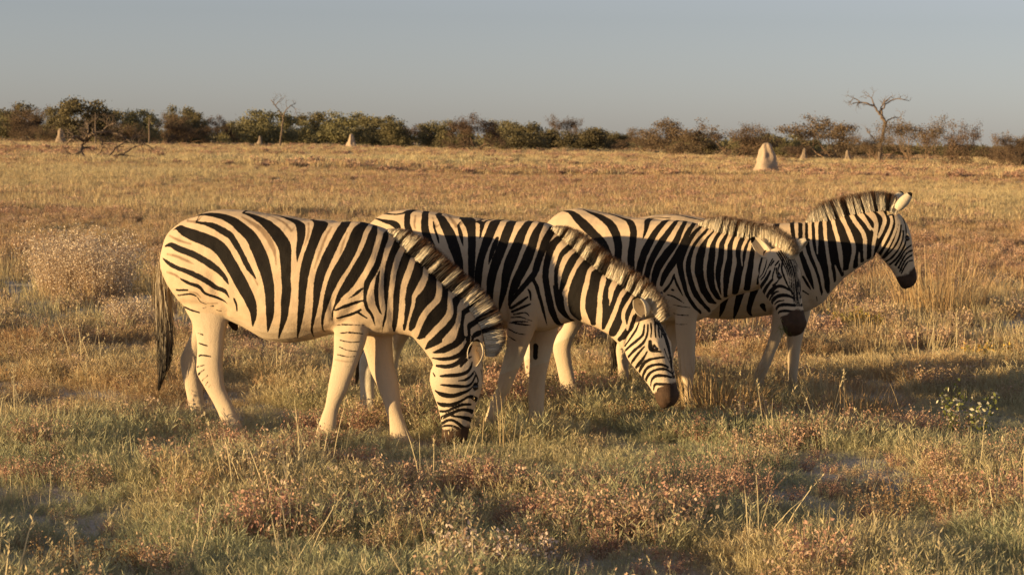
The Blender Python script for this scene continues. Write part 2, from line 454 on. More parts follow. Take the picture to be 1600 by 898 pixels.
        mz = np.where(inhead, smooth01((u - 0.385 + 0.30 * np.clip(v + 0.02, -0.06, 0.05)) / 0.10), 0.0)
        lg = smooth01((s.legtop - s.V[:, 2]) / 0.22); lg = np.where(u > 0, 0.25, lg)
        for (p, r) in s.darks:
            q = np.linalg.norm((X - np.array(p)) / np.array(r), axis=1); mz = np.maximum(mz, smooth01(1.6 - q))
        eyeq = np.sqrt(((u - 0.185) / 1.5) ** 2 + ((v - 0.042)) ** 2 + (abs(w) - 0.098) ** 2)
        sd = np.where(inhead | (u > 0.1), np.minimum(sd, (eyeq - 0.021) * s.hs), sd)
        hf = np.where(u > -0.05, 0.0, smooth01((0.045 - s.V[:, 2]) / 0.015))
        V, F = s.V, [s.Fq]; nV = len(V); extra = []
        Vall = [V]; at = dict(stripe=[sd], brown=[bd], muzzle=[mz], leg=[lg], hoof=[hf]); Fx = []
        for (ev, ef, rim) in s.ears:
            Vall.append(ev); Fx.append(np.array(ef) + nV); nV += len(ev)
            t, f, ly = rim[:, 0], rim[:, 1], rim[:, 2]
            ed = np.where(t > 0.86, -0.01, np.where((ly > 0) & (t > 0.30) & (t < 0.5), 0.002, 0.02))
            inn = np.where((ly == 0) & (f < 0.45) & (t < 0.75), 0.36, 0.0)
            at['stripe'].append(ed); at['brown'].append(np.full(len(t), 0.06) - inn * 0.15); at['muzzle'].append(inn); at['leg'].append(np.full(len(t), 0.7)); at['hoof'].append(np.zeros(len(t)))
        Vst = np.concatenate(Vall); Wd = s.world(Vst) - s.P0
        root = empty(name, s.P0, label, 'zebra', 'zebras grazing and walking in a line'); s.root = root
        me = mesh_from('zebra_body', Wd, np.concatenate([s.Fq] + Fx), FUR, True, {k: np.concatenate(v_) for k, v_ in at.items()})
        obj('body', me, root)
        # eyes
        bs = BVHTree.FromPolygons(s.V.tolist(), s.T.tolist())
        for sg in (1, -1):
            q = s.hxy(0.185, 0.042); loc, *_ = bs.ray_cast(Vector((q[0], sg * 0.4, q[1])), Vector((0, -sg, 0)))
            if loc is None: continue
            cpos = np.array(loc) - np.array([0, sg * 0.011 * s.hs, 0]); r = 0.0195 * s.hs
            ev, ef = [], []
            for i in range(9):
                for j in range(14):
                    th, ph = math.pi * i / 8, 2 * math.pi * j / 14; ev.append(cpos + r * np.array([math.sin(th) * math.cos(ph) * 1.15, math.sin(th) * math.sin(ph), math.cos(th)]))
            for i in range(8):
                for j in range(14): ef.append((i * 14 + j, i * 14 + (j + 1) % 14, (i + 1) * 14 + (j + 1) % 14, (i + 1) * 14 + j))
            obj('eye', mesh_from('zebra_eye', s.world(np.array(ev)) - s.P0, np.array(ef), EYE, True), root)
        # mane: standing hairs along the crest, coloured like the coat they grow from
        CR = []
        for px, py in crest: CR.append(s.up(px, py, 0))
        CR = catmull(CR, 6); seg = np.linalg.norm(np.diff(CR, axis=0), axis=1); cum = np.concatenate([[0], np.cumsum(seg)])
        tt = rng.random(mane_n) * cum[-1]; ra = np.interp(tt, cum, CR[:, 0]); rz = np.interp(tt, cum, CR[:, 1])
        tx = np.interp(tt, cum, np.gradient(CR[:, 0])); tz = np.interp(tt, cum, np.gradient(CR[:, 1])); L = np.hypot(tx, tz); tx, tz = tx / L, tz / L
        nx, nz = -tz, tx; f = tt / cum[-1]
        lat = rng.normal(0, 0.011, mane_n)
        root_p = np.stack([ra - nx * 0.012, lat, rz - nz * 0.012], 1)
        c_sd = coat_sd(np.stack([ra - nx * 0.040, np.full(mane_n, 0.040), rz - nz * 0.040], 1))
        ln = mane_len * np.interp(f, [0, 0.06, 0.2, 0.75, 0.93, 1], [0.25, 0.6, 0.95, 1.0, 0.85, 0.45]) * np.clip(rng.normal(0.96, 0.10, mane_n), .6, 1.15)
        lean = s.mane_lean + rng.normal(0, 0.055, mane_n)
        dirv = np.stack([nx + tx * lean, rng.normal(0, 0.13, mane_n) + lat * 6, nz + tz * lean], 1); dirv /= np.linalg.norm(dirv, axis=1)[:, None]
        white = c_sd > -0.003
        jj = rng.uniform(0.75, 1.1, mane_n)[:, None]
        croot = np.where(white[:, None], np.array([0.78, 0.69, 0.53]) * jj, np.array([0.022, 0.015, 0.011]) * jj)
        ctip = np.where(rng.random(mane_n)[:, None] < 0.8, np.array([0.105, 0.042, 0.016]) * jj, np.array([0.03, 0.018, 0.012]) * jj)
        s.strands('mane', root_p, dirv, ln, croot, ctip, 0.0021, 0.62, root)
        if tail: s.make_tail(tail, root)
    def strands(s, name, p, d, ln, c0, c1, wid, tipstart, root, bend=None):
        n = len(p); sd = np.cross(d, rng.normal(size=(n, 3))); sd /= np.linalg.norm(sd, axis=1)[:, None]
        V, C = [], []
        for t, wf, cm in ((0, 1, 0), (0.5, 1, 0.0), (tipstart + 0.16, 0.95, 0.28), (1.0, 0.35, 1.0)):
            q = p + d * (ln * t)[:, None] + (0 if bend is None else bend * (t * t)) + sd * 0.004 * math.sin(t * 3)
            cc = c0 * (1 - cm) + c1 * cm
            for sg in (-1, 1): V.append(q + sg * sd * wid * 0.5 * wf); C.append(cc)
        V = np.stack(V, 1).reshape(-1, 3); C = np.stack(C, 1).reshape(-1, 3); C = np.concatenate([C, np.ones((len(C), 1))], 1)
        b = (np.arange(n) * 8)[:, None]
        F = np.concatenate([b + np.array([[0, 1, 3, 2]]), b + np.array([[2, 3, 5, 4]]), b + np.array([[4, 5, 7, 6]])])
        return obj(name, mesh_from('zebra_' + name, s.world(V) - s.P0, F, HAIR, False, None, C), root)
    def make_tail(s, tl, root, n=3800):
        """tl: pixel polyline of the tail axis, hair starts at the second point"""
        P = np.array([(*s.up(x, y, 0),) for x, y in tl]); P3 = np.stack([P[:, 0], np.zeros(len(P)), P[:, 1]], 1)
        D = catmull(P3, 8); seg = np.linalg.norm(np.diff(D, axis=0), axis=1); cum = np.concatenate([[0], np.cumsum(seg)]); tot = cum[-1]
        f = rng.random(n) ** 1.25 * 0.72
        g = lambda q: np.stack([np.interp(q * tot, cum, D[:, k]) for k in range(3)], 1)
        spread = np.interp(f, [0, 0.1, 0.5, 1], [0.010, 0.020, 0.024, 0.012])
        off = rng.normal(size=(n, 3)) * spread[:, None] * 0.8; off[:, 2] *= 0.2
        p = g(f) + off; f2 = np.clip(f + rng.uniform(0.16, 0.34, n), 0, 1)
        q = g(f2) + off * rng.uniform(0.7, 1.5, n)[:, None] * np.interp(f2, [0, 0.6, 0.85, 1], [1, 1.15, 0.7, 0.25])[:, None]
        d = q - p; ln = np.linalg.norm(d, axis=1); d /= ln[:, None]
        jj = rng.uniform(0.7, 1.15, n)[:, None]
        def colr(x): 
            k = smooth01((x - 0.28 + rng.normal(0, 0.10, n)) / 0.35)[:, None]
            return (np.array([0.42, 0.34, 0.23]) * (1 - k) + np.array([0.028, 0.020, 0.015]) * k) * jj
        s.strands('tail', p, d, ln, colr(f), colr(f2), 0.0030, 0.6, root)
# ------------------------------------------------------------------ the four zebras
def new_zebra(ref, yaw, hinges=(), knee=0.5, legtop=0.62, lean=0.15):
    z = Zebra(ref, yaw, hinges); z.parts = []; z.ears = []; z.strokes = []; z.darks = []
    z.knee, z.legtop, z.mane_lean = knee, legtop, lean
    return z
def leg(z, st, lat0, lat1, hw, dx=0, dy=0):
    K = len(st); rows = []
    for i, q in enumerate(st):
        t = min(1, i / 4); rows.append((q[0] + dx, q[1] + dy, q[2] + dx, q[3] + dy, hw[i], lat0 + (lat1 - lat0) * t))
    z.loft(rows, n=3, seg=18, egg=0.0, ex=2.1)
HWF = [.060, .066, .064, .052, .045, .042, .040, .033, .031, .035, .036, .044]
HWH = [.080, .088, .078, .060, .047, .045, .043, .037, .032, .034, .036, .044]

# ---- first: grazing, in front
z1 = new_zebra((452, 678), 20, ((655, 500, -10), (700, 560, -20)), lean=0.05)
z1.loft([(258,388,260,420,.07),(266,369,268,440,.13),(278,354,284,462,.19),(300,339,310,488,.235),(340,328,350,495,.26),(380,328,390,512,.272),(430,335,430,533,.285),(480,341,475,533,.288),(525,345,520,522,.268),(570,347,565,521,.235),(605,360,600,524,.195),(630,387,628,521,.145),(645,415,642,512,.09)], egg=0.10, ex=2.25)
z1.loft([(585,354,600,518,.165),(622,378,625,521,.138),(650,402,645,525,.122),(680,430,655,536,.108),(708,455,666,550,.098),(733,482,676,566,.092),(750,508,681,582,.088),(757,533,686,590,.082)], egg=0.22)
z1.set_head((735,552), (716,699))
leg(z1, [(365,410,262,405),(366,450,277,452),(362,482,289,480),(354,510,304,510),(349,540,309,540),(347,563,308,563),(348,582,308,582),(351,605,321,606),(362,630,335,632),(371,650,345,654),(377,664,350,668),(385,684,352,686)], .115, .125, HWH)
leg(z1, [(355,425,275,425),(352,465,288,470),(340,505,302,510),(325,535,295,532),(316,558,283,558),(313,580,284,576),(314,600,289,600),(317,620,293,620),(322,645,296,645),(326,660,297,660),(328,668,297,668),(332,678,297,679)], -.115, -.12, HWH)
leg(z1, [(590,425,528,430),(584,468,523,470),(577,505,522,505),(570,538,522,542),(560,565,519,572),(550,590,514,598),(541,613,512,612),(531,632,508,634),(527,650,503,648),(525,666,497,664),(523,678,493,676),(526,690,488,690)], .135, .115, HWF)
leg(z1, [(614,470,545,470),(612,510,556,510),(613,545,570,548),(616,572,578,576),(622,595,588,598),(624,615,596,617),(626,635,602,636),(629,648,606,650),(633,660,608,662),(637,671,609,673),(641,680,610,682),(650,691,612,693)], -.125, -.115, HWF)
z1.loft([(364,480,350,488,.04),(369,498,356,503,.036),(372,510,361,512,.026),(371,517,366,517,.012)], n=3, seg=14)
z1.loft([(268,392,272,404,.03),(258,404,264,414,.028),(253,418,262,424,.024),(252,434,262,436,.018),(253,470,262,470,.012)], n=3, seg=14)
z1.strokes = [([(362,482),(350,455),(345,430)], .035, -.012), ([(535,505),(560,480),(590,430),(600,385)], .03, -.008), ([(612,500),(605,460),(602,420)], .028, -.008), ([(575,470),(585,430)], .05, .012), ([(318,450),(300,420)], .08, .012), ([(525,500),(528,470)], .02, -.010)]
S1 = """
240 320 4.49 | 140,175,8 175,158,38 215,185,58 300,220,72 400,260,76 470,310,82 530,400,82 580,490,82 630,580,88 680,680,76 700,760,52 695,850,8 ; 255,95,6 330,70,26 400,66,42 480,80,48 560,115,58 620,165,66 680,220,72 720,290,82 760,380,86 790,480,78 810,580,72 815,680,62 815,780,48 800,890,8 ; 300,122,14 400,140,34 480,180,44 540,220,42 580,280,38 620,350,34 660,430,36 700,490,18 720,520,4 ; 80,290,12 120,280,30 180,310,40 260,340,40 330,375,42 400,420,42 460,465,38 500,510,30 525,555,8 ; 65,375,10 100,405,24 160,440,28 230,465,30 310,500,34 380,540,34 440,580,30 500,605,28 530,650,8 ; 190,520,14 250,550,22 320,575,24 360,620,20 430,645,18 490,670,14 520,695,4 ; 160,597,14 240,597,14 ; 170,635,8 260,625,14 300,640,8 ; 215,715,12 270,740,12 320,755,8 ; 345,725,6 420,708,10 ; 310,650,8 330,680,8 370,695,4 ; 265,820,12 300,832,8 ; 440,735,8 475,745,8 ; 565,660,18 580,700,18 585,745,8
380 330 4.49 | 0,12,16 60,30,36 140,70,56 200,120,68 250,180,78 290,250,82 298,350,74 300,450,64 305,550,60 295,650,58 285,750,42 258,850,18 250,890,8 ; 130,15,6 240,30,14 330,55,38 395,90,52 408,150,56 400,220,46 385,290,28 378,355,4 ; 470,55,10 520,72,50 545,90,90 520,150,74 490,230,64 465,300,68 440,380,64 425,470,58 415,560,50 410,650,45 400,740,36 390,820,22 380,890,8 ; 725,75,60 690,130,68 650,200,64 610,280,68 570,370,64 540,450,62 520,550,50 510,640,38 495,740,24 480,830,16 495,878,8 ; 860,80,50 810,130,72 780,210,78 745,290,78 700,370,76 650,450,70 615,530,56 590,610,42 570,690,28 555,770,16 560,830,10 580,845,6
500 330 4.49 | 385,110,30 370,170,58 350,240,68 320,310,68 280,380,72 240,450,72 190,530,66 150,580,46 115,640,22 90,700,12 85,770,6 ; 200,610,8 260,570,22 300,540,10 ; 105,695,10 180,665,22 250,640,20 305,625,10 ; 120,750,12 190,732,18 250,710,18 285,690,14 ; 260,705,16 330,750,8 ; 105,800,6 160,795,10 310,798,8 ; 135,855,5 200,850,10 300,858,6 ; 470,140,26 450,200,48 430,270,54 400,350,58 370,420,52 335,490,42 320,560,26 315,620,22 330,680,24 365,730,20 385,800,6 ; 435,390,6 405,470,24 395,560,28 400,640,24 420,700,14 435,725,4 ; 560,205,44 520,260,64 500,340,60 480,420,58 470,500,42 465,600,28 470,690,22 445,790,12 435,850,6 ; 630,285,54 595,350,68 570,430,70 550,510,64 540,600,54 530,690,44 522,780,38 520,840,14 ; 700,355,60 690,430,74 660,510,72 630,590,56 610,680,46 600,760,38 590,830,16 ; 795,430,70 780,520,104 735,600,104 700,680,80 665,760,64 635,830,24
620 350 4.99 | 390,470,60 372,540,90 360,620,104 320,690,108 265,760,108 215,830,92 170,880,40 ; 490,570,50 450,620,54 455,700,58 440,770,76 390,830,86 330,880,66 ; 575,655,40 515,700,38 505,780,42 495,840,56 460,895,58 ; 670,735,32 600,770,40 558,805,38 560,860,38 ; 725,825,26 650,850,28 590,880,24
650 510 4.73 | 250,10,70 190,70,66 120,120,52 70,165,14 ; 345,15,76 320,80,72 270,130,58 200,170,46 130,190,16 ; 388,30,30 382,110,38 355,180,38 320,210,33 250,235,26 180,240,22 120,232,10 ; 500,30,20 430,60,22 410,130,20 380,190,28 340,240,28 290,280,30 220,295,28 150,288,16 ; 410,220,10 370,250,18 330,295,12 ; 415,260,10 400,310,18 360,345,24 290,358,26 230,362,24 180,365,10 ; 430,330,10 400,370,16 360,395,18 315,400,8 ; 440,360,10 410,420,16 370,440,20 300,440,22 240,435,20 180,430,8 ; 430,430,10 390,470,16 330,495,26 260,512,32 190,500,34 145,475,14 ; 445,540,34 400,515,22 340,545,18 270,575,26 200,578,32 150,560,16 ; 405,575,16 350,575,20 280,600,18 220,625,18 160,622,16 ; 440,650,34 400,620,26 330,615,20 260,640,22 200,670,26 170,685,10 ; 410,690,34 350,670,22 260,660,8 ; 390,770,34 340,740,22 290,700,20 240,690,18 190,715,22 165,715,10 ; 340,780,18 290,740,18 230,730,14 180,745,12 ; 270,760,14 220,770,12 ; 85,410,8 100,435,22 ; 85,520,10 125,535,18 ; 105,585,14 145,595,16 ; 130,650,12 150,665,12 ; 145,700,10 170,715,12 ; 125,340,10 140,365,12 ; 440,340,9 460,400,10 445,430,8 ; 480,320,9 490,400,11 ; 455,560,16 440,640,18 435,700,16
240 480 4.49 | 310,180,6 340,190,11 350,195,4 ; 318,250,8 350,262,11 380,270,6 ; 318,340,12 340,335,12 405,345,7 ; 305,418,12 355,405,9 ; 315,470,14 355,435,9 ; 340,515,10 380,478,7 ; 365,545,7 382,520,5 ; 385,560,6 400,540,5
480 490 4.49 | 235,135,6 300,130,9 385,140,6 ; 230,185,7 310,200,10 370,195,5 ; 225,232,7 280,255,9 360,265,5 ; 210,285,6 280,300,7 345,298,4 ; 482,332,42
"""
B1 = """
240 320 4.49 | 240,115,12 300,120,24 ; 95,345,8 160,360,16 230,390,16 280,415,6 ; 90,470,8 150,490,16 190,520,8 ; 620,85,10 680,120,20 740,160,28 790,210,32 830,280,28 850,340,18 860,420,6 ; 110,215,8 180,250,16 260,275,8 ; 250,610,6 300,620,12 330,650,8 ; 380,690,8 450,690,8 ; 700,490,16 730,560,10
380 330 4.49 | 180,30,8 280,75,16 340,140,14 ; 460,80,10 455,170,12 430,240,4 ; 620,110,12 580,180,16 545,270,16 515,350,12 500,400,4 ; 730,150,8 700,230,12 680,300,8
480 490 4.49 | 195,322,5 280,335,6 320,332,4 ; 190,365,4 290,370,4
"""
W1 = """
500 330 4.49 | 425,150,40 400,240,40 375,320,40 340,400,44 290,480,44 230,560,38 160,620,32 ; 515,170,40 480,250,42 455,330,34 440,400,30 430,500,30 430,600,28 440,680,26 ; 590,240,38 550,320,42 520,420,38 505,520,38 495,620,36 490,720,42 480,820,44 ; 655,330,38 625,420,42 595,500,42 580,580,38 575,680,38 570,780,34 ; 745,400,42 735,470,42 700,540,46 660,600,28 655,650,20 635,720,18 610,820,10
620 350 4.99 | 330,430,46 330,520,42 315,590,46 250,660,46 205,720,46 175,790,42 145,870,36 ; 420,510,38 415,600,34 415,690,46 370,760,46 310,820,46 245,885,40 ; 520,600,44 492,650,36 485,720,34 470,790,38 420,860,42 375,905,36 ; 605,690,34 545,725,28 535,790,26 540,860,28 ; 690,780,28 620,810,26 585,850,22
650 510 4.73 | 300,20,20 275,90,26 200,130,30 120,175,26 ; 365,110,16 330,160,22 260,205,26 150,215,22
"""
z1.build_body(0.0072)
b_, t_ = z1.up(740, 571, .075), z1.up(746, 530, .11)
z1.ear((b_[0], .070, b_[1]), (t_[0], .11, t_[1]), (-0.25, 1.0, 0.0), width=.046); z1.ear((b_[0], -.055, b_[1]), (t_[0] + .02, -.09, t_[1]), (-0.2, -1.0, 0.0))
q_ = z1.up(365, 506, 0); z1.darks = [((q_[0], 0, q_[1]), (.042, .09, .05))]
z1.finish('zebra grazing with its muzzle in the grass and its long dark-tipped tail in view', stripes=S1, browns=B1, wk=1.15, whites=W1, mane_n=14000, mane_len=.138,
          crest=[(608,362),(630,382),(664,416),(704,453),(738,486),(754,512),(760,535),(762,556)], tail=[(263,398),(254,412),(253,450),(257,500),(260,550),(255,585),(248,610)])

# ---- borrowed from the first coat where another animal hides the flank
z1T = z1.trace("240 320 4.49 | " + " ; ".join(S1.strip().splitlines()[0].split('|')[1].split(';')[:6]))
z1B = z1.trace("\n".join(S1.strip().splitlines()[1:2]))
def shift(P, da, dz, k=1.0):
    o = []
    for p in P:
        q = p.copy(); q[:, 0] = q[:, 0] * k + da; q[:, 2] = q[:, 2] + dz; o.append(q)
    return o
RUMP1 = z1.up(258, 395)[0]

# ---- second: head lowered, just clear of the grass
z2 = new_zebra((690, 661), 35, (), lean=0.1)
z2.loft([(574,395,575,425,.08),(578,372,582,440,.13),(586,350,596,462,.19),(605,333,612,488,.235),(635,327,640,497,.26),(670,330,668,510,.272),(705,336,700,518,.283),(745,341,740,518,.285),(785,343,782,514,.262),(820,345,815,514,.232),(850,348,848,517,.195),(870,362,872,511,.145),(883,384,886,500,.09)], egg=0.10, ex=2.25)
z2.loft([(835,348,860,514,.165),(866,359,883,506,.14),(893,382,900,502,.122),(920,406,922,507,.112),(948,428,944,517,.103),(974,446,960,528,.096),(994,463,972,540,.09),(1008,480,980,548,.084)], egg=0.22)
z2.set_head((1013,503), (1053,632))
leg(z2, [(660,420,592,420),(658,455,592,462),(642,488,590,490),(618,518,584,518),(600,543,574,540),(589,563,564,560),(585,582,563,580),(584,600,564,600),(584,618,564,618),(585,632,563,632),(587,640,563,640),(591,656,562,656)], .115, .12, HWH)
leg(z2, [(660,420,592,420),(658,455,592,462),(642,488,590,490),(618,518,584,518),(600,543,574,540),(589,563,564,560),(585,582,563,580),(584,600,564,600),(584,618,564,618),(585,632,563,632),(587,640,563,640),(591,656,562,656)], -.115, -.12, HWH, 36, -14)
leg(z2, [(852,425,804,430),(848,468,799,470),(838,505,795,505),(825,538,793,540),(814,567,786,567),(805,588,780,588),(797,606,777,606),(787,623,770,620),(782,640,764,637),(776,655,758,653),(774,666,755,664),(779,682,752,681)], .135, .115, HWF)
leg(z2, [(875,475,824,475),(872,508,826,510),(863,538,829,540),(857,564,829,565),(852,588,828,588),(850,608,827,608),(849,628,827,628),(849,643,827,643),(849,655,826,655),(850,663,825,663),(851,668,825,668),(857,683,824,683)], -.125, -.115, HWF)
z2.loft([(590,388,594,400,.03),(580,404,586,414,.026),(576,430,584,432,.016),(574,460,580,460,.01)], n=3, seg=14)
z2.strokes = [([(810,505),(830,470),(850,420),(858,385)], .03, -.008), ([(868,490),(862,450)], .028, -.008), ([(838,460),(845,430)], .05, .012), ([(795,500),(797,470)], .02, -.010)]
S2 = """
560 315 4.49 | 110,115,8 180,135,26 240,150,42 275,180,44 290,250,40 300,320,36 ; 185,82,20 260,90,18 320,80,30 ; 345,88,42 342,160,45 360,220,48 400,300,50 430,380,46 450,460,40 460,540,30 ; 470,80,44 465,170,55 480,240,55 520,330,50 540,420,46 550,520,40 555,620,30 ; 525,140,8 535,190,16 553,240,16 565,290,12 ; 560,92,40 585,120,54 615,180,64 645,240,74 675,330,76 700,410,70 710,500,60 710,600,50 700,700,30 ; 700,165,16 720,240,28 735,310,6 ; 640,92,6 700,102,20 765,120,90 790,180,66 795,240,60 795,330,58 795,420,55 792,500,50 785,600,40 775,700,26 ; 865,165,28 858,220,18 850,260,4
720 330 4.49 | 120,72,30 150,85,38 146,130,24 140,180,6 ; 240,75,76 215,130,74 190,190,74 165,260,64 140,340,58 125,420,58 120,500,54 118,600,46 120,680,32 ; 255,190,28 235,240,38 215,300,34 195,370,8 ; 355,78,70 325,150,78 300,220,74 270,300,74 240,380,68 215,470,64 205,560,54 200,640,46 205,720,16 ; 475,78,56 430,150,68 400,230,78 365,310,82 335,390,78 315,470,62 300,560,48 280,640,28 270,700,10 ; 565,85,40 525,160,58 500,240,64 470,320,72 435,400,68 400,470,62 370,540,56 345,600,28 335,660,10 ; 430,355,12 440,345,8 ; 645,128,50 600,200,54 570,280,48 540,360,48 520,430,46 480,480,42 430,540,36 380,600,28 350,640,18 340,680,10 ; 500,470,26 530,520,25 550,590,24 570,660,22 590,740,16 605,800,5 ; 470,545,8 485,570,18 490,620,12 ; 350,680,16 400,650,22 470,600,14 ; 360,705,16 430,675,20 490,650,8 ; 370,725,12 450,710,12 480,735,6 ; 350,745,10 420,742,12 500,770,6 ; 340,780,9 420,792,11 490,800,5 ; 340,830,9 400,850,9 ; 710,172,44 650,230,54 620,300,48 600,380,44 595,460,44 605,540,44 620,620,48 640,700,46 680,780,36 740,810,10 ; 780,238,48 720,300,54 690,370,48 670,450,44 670,530,48 690,610,68 710,680,72 740,730,56 790,770,26 ; 830,282,44 780,350,58 750,420,62 720,490,52 700,560,30 ; 560,75,14 640,70,20 690,100,20
860 350 4.49 | 275,250,54 220,330,92 180,420,108 165,500,104 165,580,98 185,640,78 205,675,18 ; 350,305,54 320,370,88 295,450,94 285,530,94 290,610,90 300,680,60 290,705,18 ; 425,370,50 395,440,34 385,520,44 402,600,78 392,680,68 365,735,18 ; 500,420,52 465,500,58 440,570,42 425,625,50 ; 575,470,48 530,540,68 490,600,74 470,680,74 440,750,66 415,780,18 ; 575,555,36 545,620,38 538,690,28 ; 600,640,18 570,700,28 530,760,46 480,810,34 ; 640,480,22 610,510,30 ; 700,540,18 690,580,18
940 440 4.49 | 230,250,34 210,320,28 190,370,26 150,400,16 ; 270,270,9 240,340,20 200,400,20 165,450,12 ; 300,300,11 290,370,20 250,410,22 200,450,23 165,485,16 ; 325,300,12 320,370,18 290,430,20 230,480,22 185,530,16 ; 300,455,12 260,500,18 215,560,18 205,590,10 ; 340,420,26 345,470,32 380,485,22 420,490,10 ; 320,490,12 290,540,20 250,590,20 230,615,10 ; 440,530,10 390,535,16 340,545,20 300,570,22 270,620,22 260,650,10 ; 470,600,12 420,580,18 360,585,20 315,610,22 290,660,20 295,690,10 ; 490,640,12 450,615,16 390,615,18 340,640,20 310,690,20 320,720,10 ; 490,670,14 440,658,20 380,660,22 350,690,14 345,730,14 ; 480,720,16 420,718,20 375,720,18 365,760,12 ; 450,745,12 400,750,14 390,790,10 ; 345,290,12 350,340,14 345,390,10 ; 375,260,12 375,330,14 380,390,10 ; 400,270,12 400,340,14 405,390,8 ; 425,260,12 425,330,14 420,390,8 ; 450,280,12 445,350,18 450,410,18 470,480,16 500,560,14 530,640,12 ; 440,470,8 470,550,9 500,620,9
740 480 4.49 | 435,275,42 433,345,42 ; 250,110,9 300,100,12 380,100,7 ; 245,150,9 300,180,10 360,190,5 ; 240,200,7 280,225,9 300,235,4
"""
W2 = """
860 350 4.49 | 100,140,32 50,190,32 20,260,30 12,340,27 15,420,24 ; 170,180,32 110,230,32 80,290,30 65,370,25 60,455,6 ; 245,220,34 185,290,32 150,360,31 120,440,31 108,520,29 118,600,31 150,660,24 ; 325,290,42 275,330,34 255,420,34 235,500,33 230,580,30 235,650,28 245,695,24 ; 400,345,38 365,390,28 355,470,33 345,560,31 335,640,28 330,720,24 ; 470,400,34 440,440,26 428,500,23 415,570,6 ; 535,450,34 500,490,28 475,550,33 450,620,34 420,690,33 390,750,28 ; 590,480,26 560,530,22 520,600,29 510,660,27 525,710,16 490,760,25 460,800,22 ; 590,600,22 560,660,19 540,740,12
940 440 4.49 | 255,270,14 225,330,14 190,380,14 160,420,12
"""
B2 = """
560 315 4.49 | 400,95,8 393,160,14 400,190,6 ; 650,120,18 690,175,22 ; 520,110,10 545,180,12
"""
z2.build_body(0.0065)
b_, t_ = z2.up(1007, 493, .06), z2.up(992, 464, .12)
z2.ear((b_[0], .055, b_[1]), (t_[0], .115, t_[1]), (-0.15, 1.0, 0.05), width=.042); z2.ear((b_[0] + .02, -.05, b_[1]), (t_[0] + .05, -.11, t_[1] + .02), (0.6, -1.0, 0.2))
da = z2.up(574, 400)[0] - RUMP1
z2.finish('zebra with head lowered over the grass and a brown muzzle, standing between two other zebras', stripes=S2, browns=B2, mane_n=14000, mane_len=.118, borrow=shift(z1T[3:6], da, -.01),
          whites=W2, extra_head=(0.004, 0.018), crest=[(866,356),(893,380),(920,404),(948,427),(975,445),(1000,463),(1022,484),(1036,500)], tail=[(590,392),(580,406),(575,440),(572,490),(568,540),(560,575),(556,600)])

# ---- third: head half lowered and turned towards the viewer
z3 = new_zebra((960, 633), 31, ((1192, 410, 26),), lean=0.1)
z3.loft([(850,392,852,425,.08),(853,372,858,440,.13),(860,349,869,458,.19),(878,331,885,486,.235),(905,325,912,494,.26),(940,331,940,502,.272),(975,337,972,508,.28),(1010,341,1005,508,.28),(1045,343,1040,506,.255),(1075,345,1072,505,.22),(1096,353,1096,499,.18),(1113,370,1110,488,.135),(1126,392,1120,470,.085)], egg=0.10, ex=2.25)
z3.loft([(1072,346,1092,500,.162),(1098,352,1110,488,.138),(1122,361,1127,472,.118),(1148,367,1148,462,.108),(1172,372,1168,457,.10),(1192,378,1184,452,.092),(1208,388,1194,446,.086)], egg=0.2)
z3.set_head((1217,393), (1249,519))
leg(z3, [(940,425,870,420),(935,460,872,462),(922,485,880,488),(908,508,883,506),(896,528,872,523),(891,545,865,542),(892,562,868,560),(895,580,872,580),(899,598,876,600),(904,612,877,614),(910,624,879,624),(917,636,879,636)], .115, .12, HWH)
leg(z3, [(905,425,852,422),(895,460,850,462),(880,485,845,488),(862,508,838,506),(848,528,828,524),(840,545,820,542),(838,560,820,558),(837,578,821,576),(836,594,821,594),(837,605,820,606),(840,614,822,616),(845,624,822,624)], -.115, -.12, HWH)
leg(z3, [(1100,425,1055,430),(1096,465,1054,465),(1088,495,1056,495),(1086,525,1057,525),(1086,550,1059,550),(1086,572,1061,572),(1083,588,1065,588),(1081,602,1070,602),(1081,613,1070,613),(1084,622,1068,622),(1086,630,1067,630),(1089,640,1067,640)], .13, .115, HWF)
leg(z3, [(1084,455,1044,460),(1080,480,1042,485),(1070,505,1042,505),(1062,525,1038,525),(1054,548,1031,548),(1048,570,1027,568),(1044,586,1026,586),(1040,602,1026,602),(1036,615,1022,615),(1035,626,1020,626),(1036,634,1020,634),(1041,644,1019,644)], -.12, -.10, HWF)
z3.loft([(866,388,870,400,.03),(857,404,863,414,.026),(853,430,860,432,.016),(851,460,857,460,.01)], n=3, seg=14)
z3.strokes = [([(1060,495),(1078,460),(1090,410),(1092,380)], .03, -.008), ([(1102,480),(1098,440)], .028, -.008), ([(1080,455),(1086,425)], .05, .012)]
